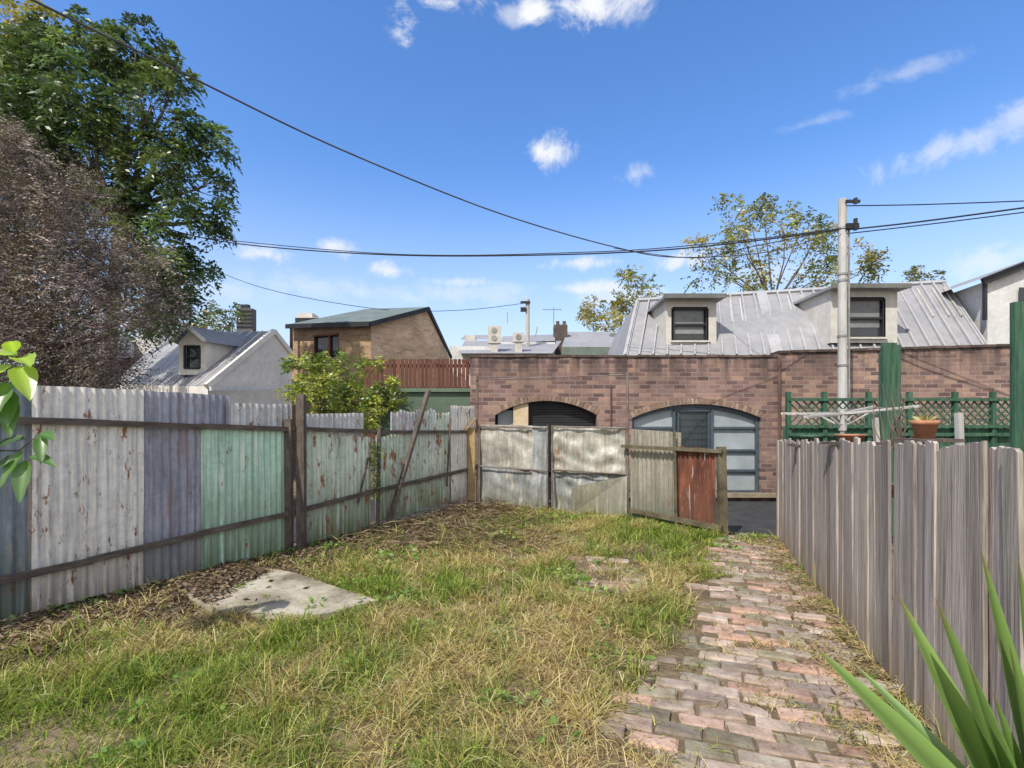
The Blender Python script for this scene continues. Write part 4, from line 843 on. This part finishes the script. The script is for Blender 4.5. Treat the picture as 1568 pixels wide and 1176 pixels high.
# ---------------- strap leaf plant right
def strap(b,base,tip,w,arch_,n=14,col=(.16,.24,.06),fold=.35):
    base=Vector(base); tip=Vector(tip); pts=[]
    for i in range(n+1):
        t=i/n; p=base.lerp(tip,t); p.z+=arch_*4*t*(1-t)*.5; pts.append(p)
    vs=[]
    for i,p in enumerate(pts):
        t=i/n; d=(pts[min(i+1,n)]-pts[max(i-1,0)]).normalized(); s_=d.cross(Vector((.25,-.75,.6))).normalized(); nn=s_.cross(d)
        ww=w*(.55+.45*math.sin(min(t*1.6,1)*math.pi/2))*(1-max(0,(t-.35)/.65)**1.4)+.001
        vs+= [p-s_*ww/2, p-s_*ww*.25-nn*fold*ww*.35, p-nn*ww*fold*.5, p+s_*ww*.25-nn*fold*ww*.35, p+s_*ww/2]
    o=len(b.v); fsx=[]
    for i in range(n):
        for k in range(4): fsx.append((i*5+k,i*5+k+1,(i+1)*5+k+1,(i+1)*5+k))
    for i in range(n+1):
        t=i/n
        for k in range(5):
            m=1.15 if k in(0,4) else (.6 if k==2 else .88); y_=max(0,(t-.88)/.12)
            b.c.append((col[0]*m*(1-y_)+.25*y_,col[1]*m*(1-y_)+.15*y_,col[2]*m*(1-y_)+.06*y_))
    b.v+=[tuple(x) for x in vs]; b.f+=[tuple(i+o for i in f) for f in fsx]
ye=E('yucca_plant'); b=B(); bs=Vector((1.32,1.22,.34))
tips=[(1242,985,1.5,.095),(1300,1010,1.7,.07),(1372,905,1.42,.12),(1432,915,1.25,.125),(1500,835,1.35,.105),(1558,850,1.15,.11),(1600,800,1.3,.10),(1545,985,1.0,.09),(1660,780,1.2,.09),(1700,900,1.0,.09),(1640,1000,1.6,.09),(1480,1010,1.15,.09),(1520,1060,1.3,.08)]
for i,(u,v,d,wd) in enumerate(tips):
    strap(b,bs+Vector((random.uniform(-.03,.03),random.uniform(-.03,.03),random.uniform(0,.12))),P(u,v,d),wd,random.uniform(.01,.06),col=random.choice([(.18,.31,.08),(.26,.40,.11),(.21,.34,.09)]))
b.obj('strap_leaves',M_agave,ye,True)
b=B(); b.tube([(1.32,1.22,-.02),(1.33,1.22,.2),(1.32,1.22,.46)],[.05,.045,.04],10); b.obj('stem',M_bark,ye,True)

# ---------------- broad leaf plant left
bl=E('broadleaf_sapling'); b=B()
def bleaf(b,p,dirv,L,Wd,col,curl=.35):
    p=Vector(p); d=Vector(dirv).normalized(); s_=d.cross(Vector((.1,-.5,1))).normalized(); nn=s_.cross(d); n=8; o=len(b.v); vs=[]
    for i in range(n+1):
        t=i/n; ww=Wd*math.sin(math.pi*t**.75)**.8 if 0<t<1 else .002
        c=p+d*L*t-Vector((0,0,1))*curl*L*t*t
        wv=.05*Wd*math.sin(t*20)
        vs+=[c-s_*ww/2+nn*(ww*.16+wv),c-s_*ww*.25+nn*ww*.05,c,c+s_*ww*.25+nn*ww*.05,c+s_*ww/2+nn*(ww*.16-wv)]
        for k in range(5): b.c.append(tuple(x*(1.3 if k==2 else 1.0) for x in col))
    b.v+=[tuple(x) for x in vs]
    for i in range(n):
        for k in range(4): b.f.append((o+i*5+k,o+i*5+k+1,o+(i+1)*5+k+1,o+(i+1)*5+k))
Ylw=(.36,.50,.07); Gr=(.11,.23,.05); Dk=(.065,.14,.04)
dd=3.0
stm=B(); stm.tube([(P(-60,0,dd).x,dd,0),P(-55,850,dd),P(-40,720,dd),P(-15,640,dd),P(8,540,dd)],[.016,.014,.011,.008,.005],6)
stm.tube([P(-40,715,dd),P(0,690,dd),P(30,690,dd),P(60,665,dd)],[.006,.005,.004,.003],5)
for (u,v,dx,dy,dz,L,Wd,c) in [(30,548,.8,-.5,.0,.19,.12,Ylw),(28,545,-.8,-.4,.2,.17,.11,Ylw),(30,560,.7,-.4,-.7,.21,.13,Ylw),(20,560,-.6,-.6,-.5,.20,.13,Ylw),(22,540,.3,-.5,.7,.13,.09,Ylw),(12,585,.3,-.8,-.9,.20,.12,Gr),(5,590,-.9,-.3,-.3,.18,.12,Gr),(10,600,.5,-.5,-.8,.19,.12,Gr),
    (60,665,1,-.4,.1,.15,.08,Gr),(62,668,.5,-.5,-.9,.14,.07,Gr),(40,672,-1,-.3,-.15,.22,.10,Dk),(45,700,1,-.3,.1,.22,.07,Gr),(30,700,-.9,-.4,-.45,.22,.11,Dk),(38,705,.3,-.5,-1,.20,.09,Gr),(35,690,-.3,-.6,-1,.18,.08,Gr),(8,620,-.7,-.5,-.2,.20,.12,Gr),(0,660,-.6,-.4,0,.2,.12,Dk),(15,610,.4,-.4,-1,.19,.10,Gr)]:
    bleaf(b,P(u,v,dd),(dx,dy,dz),L,Wd,c)
b.obj('leaves',leafmat('broad_leaf',.5,.35),bl,True); stm.obj('stem',M_bark,bl,True)
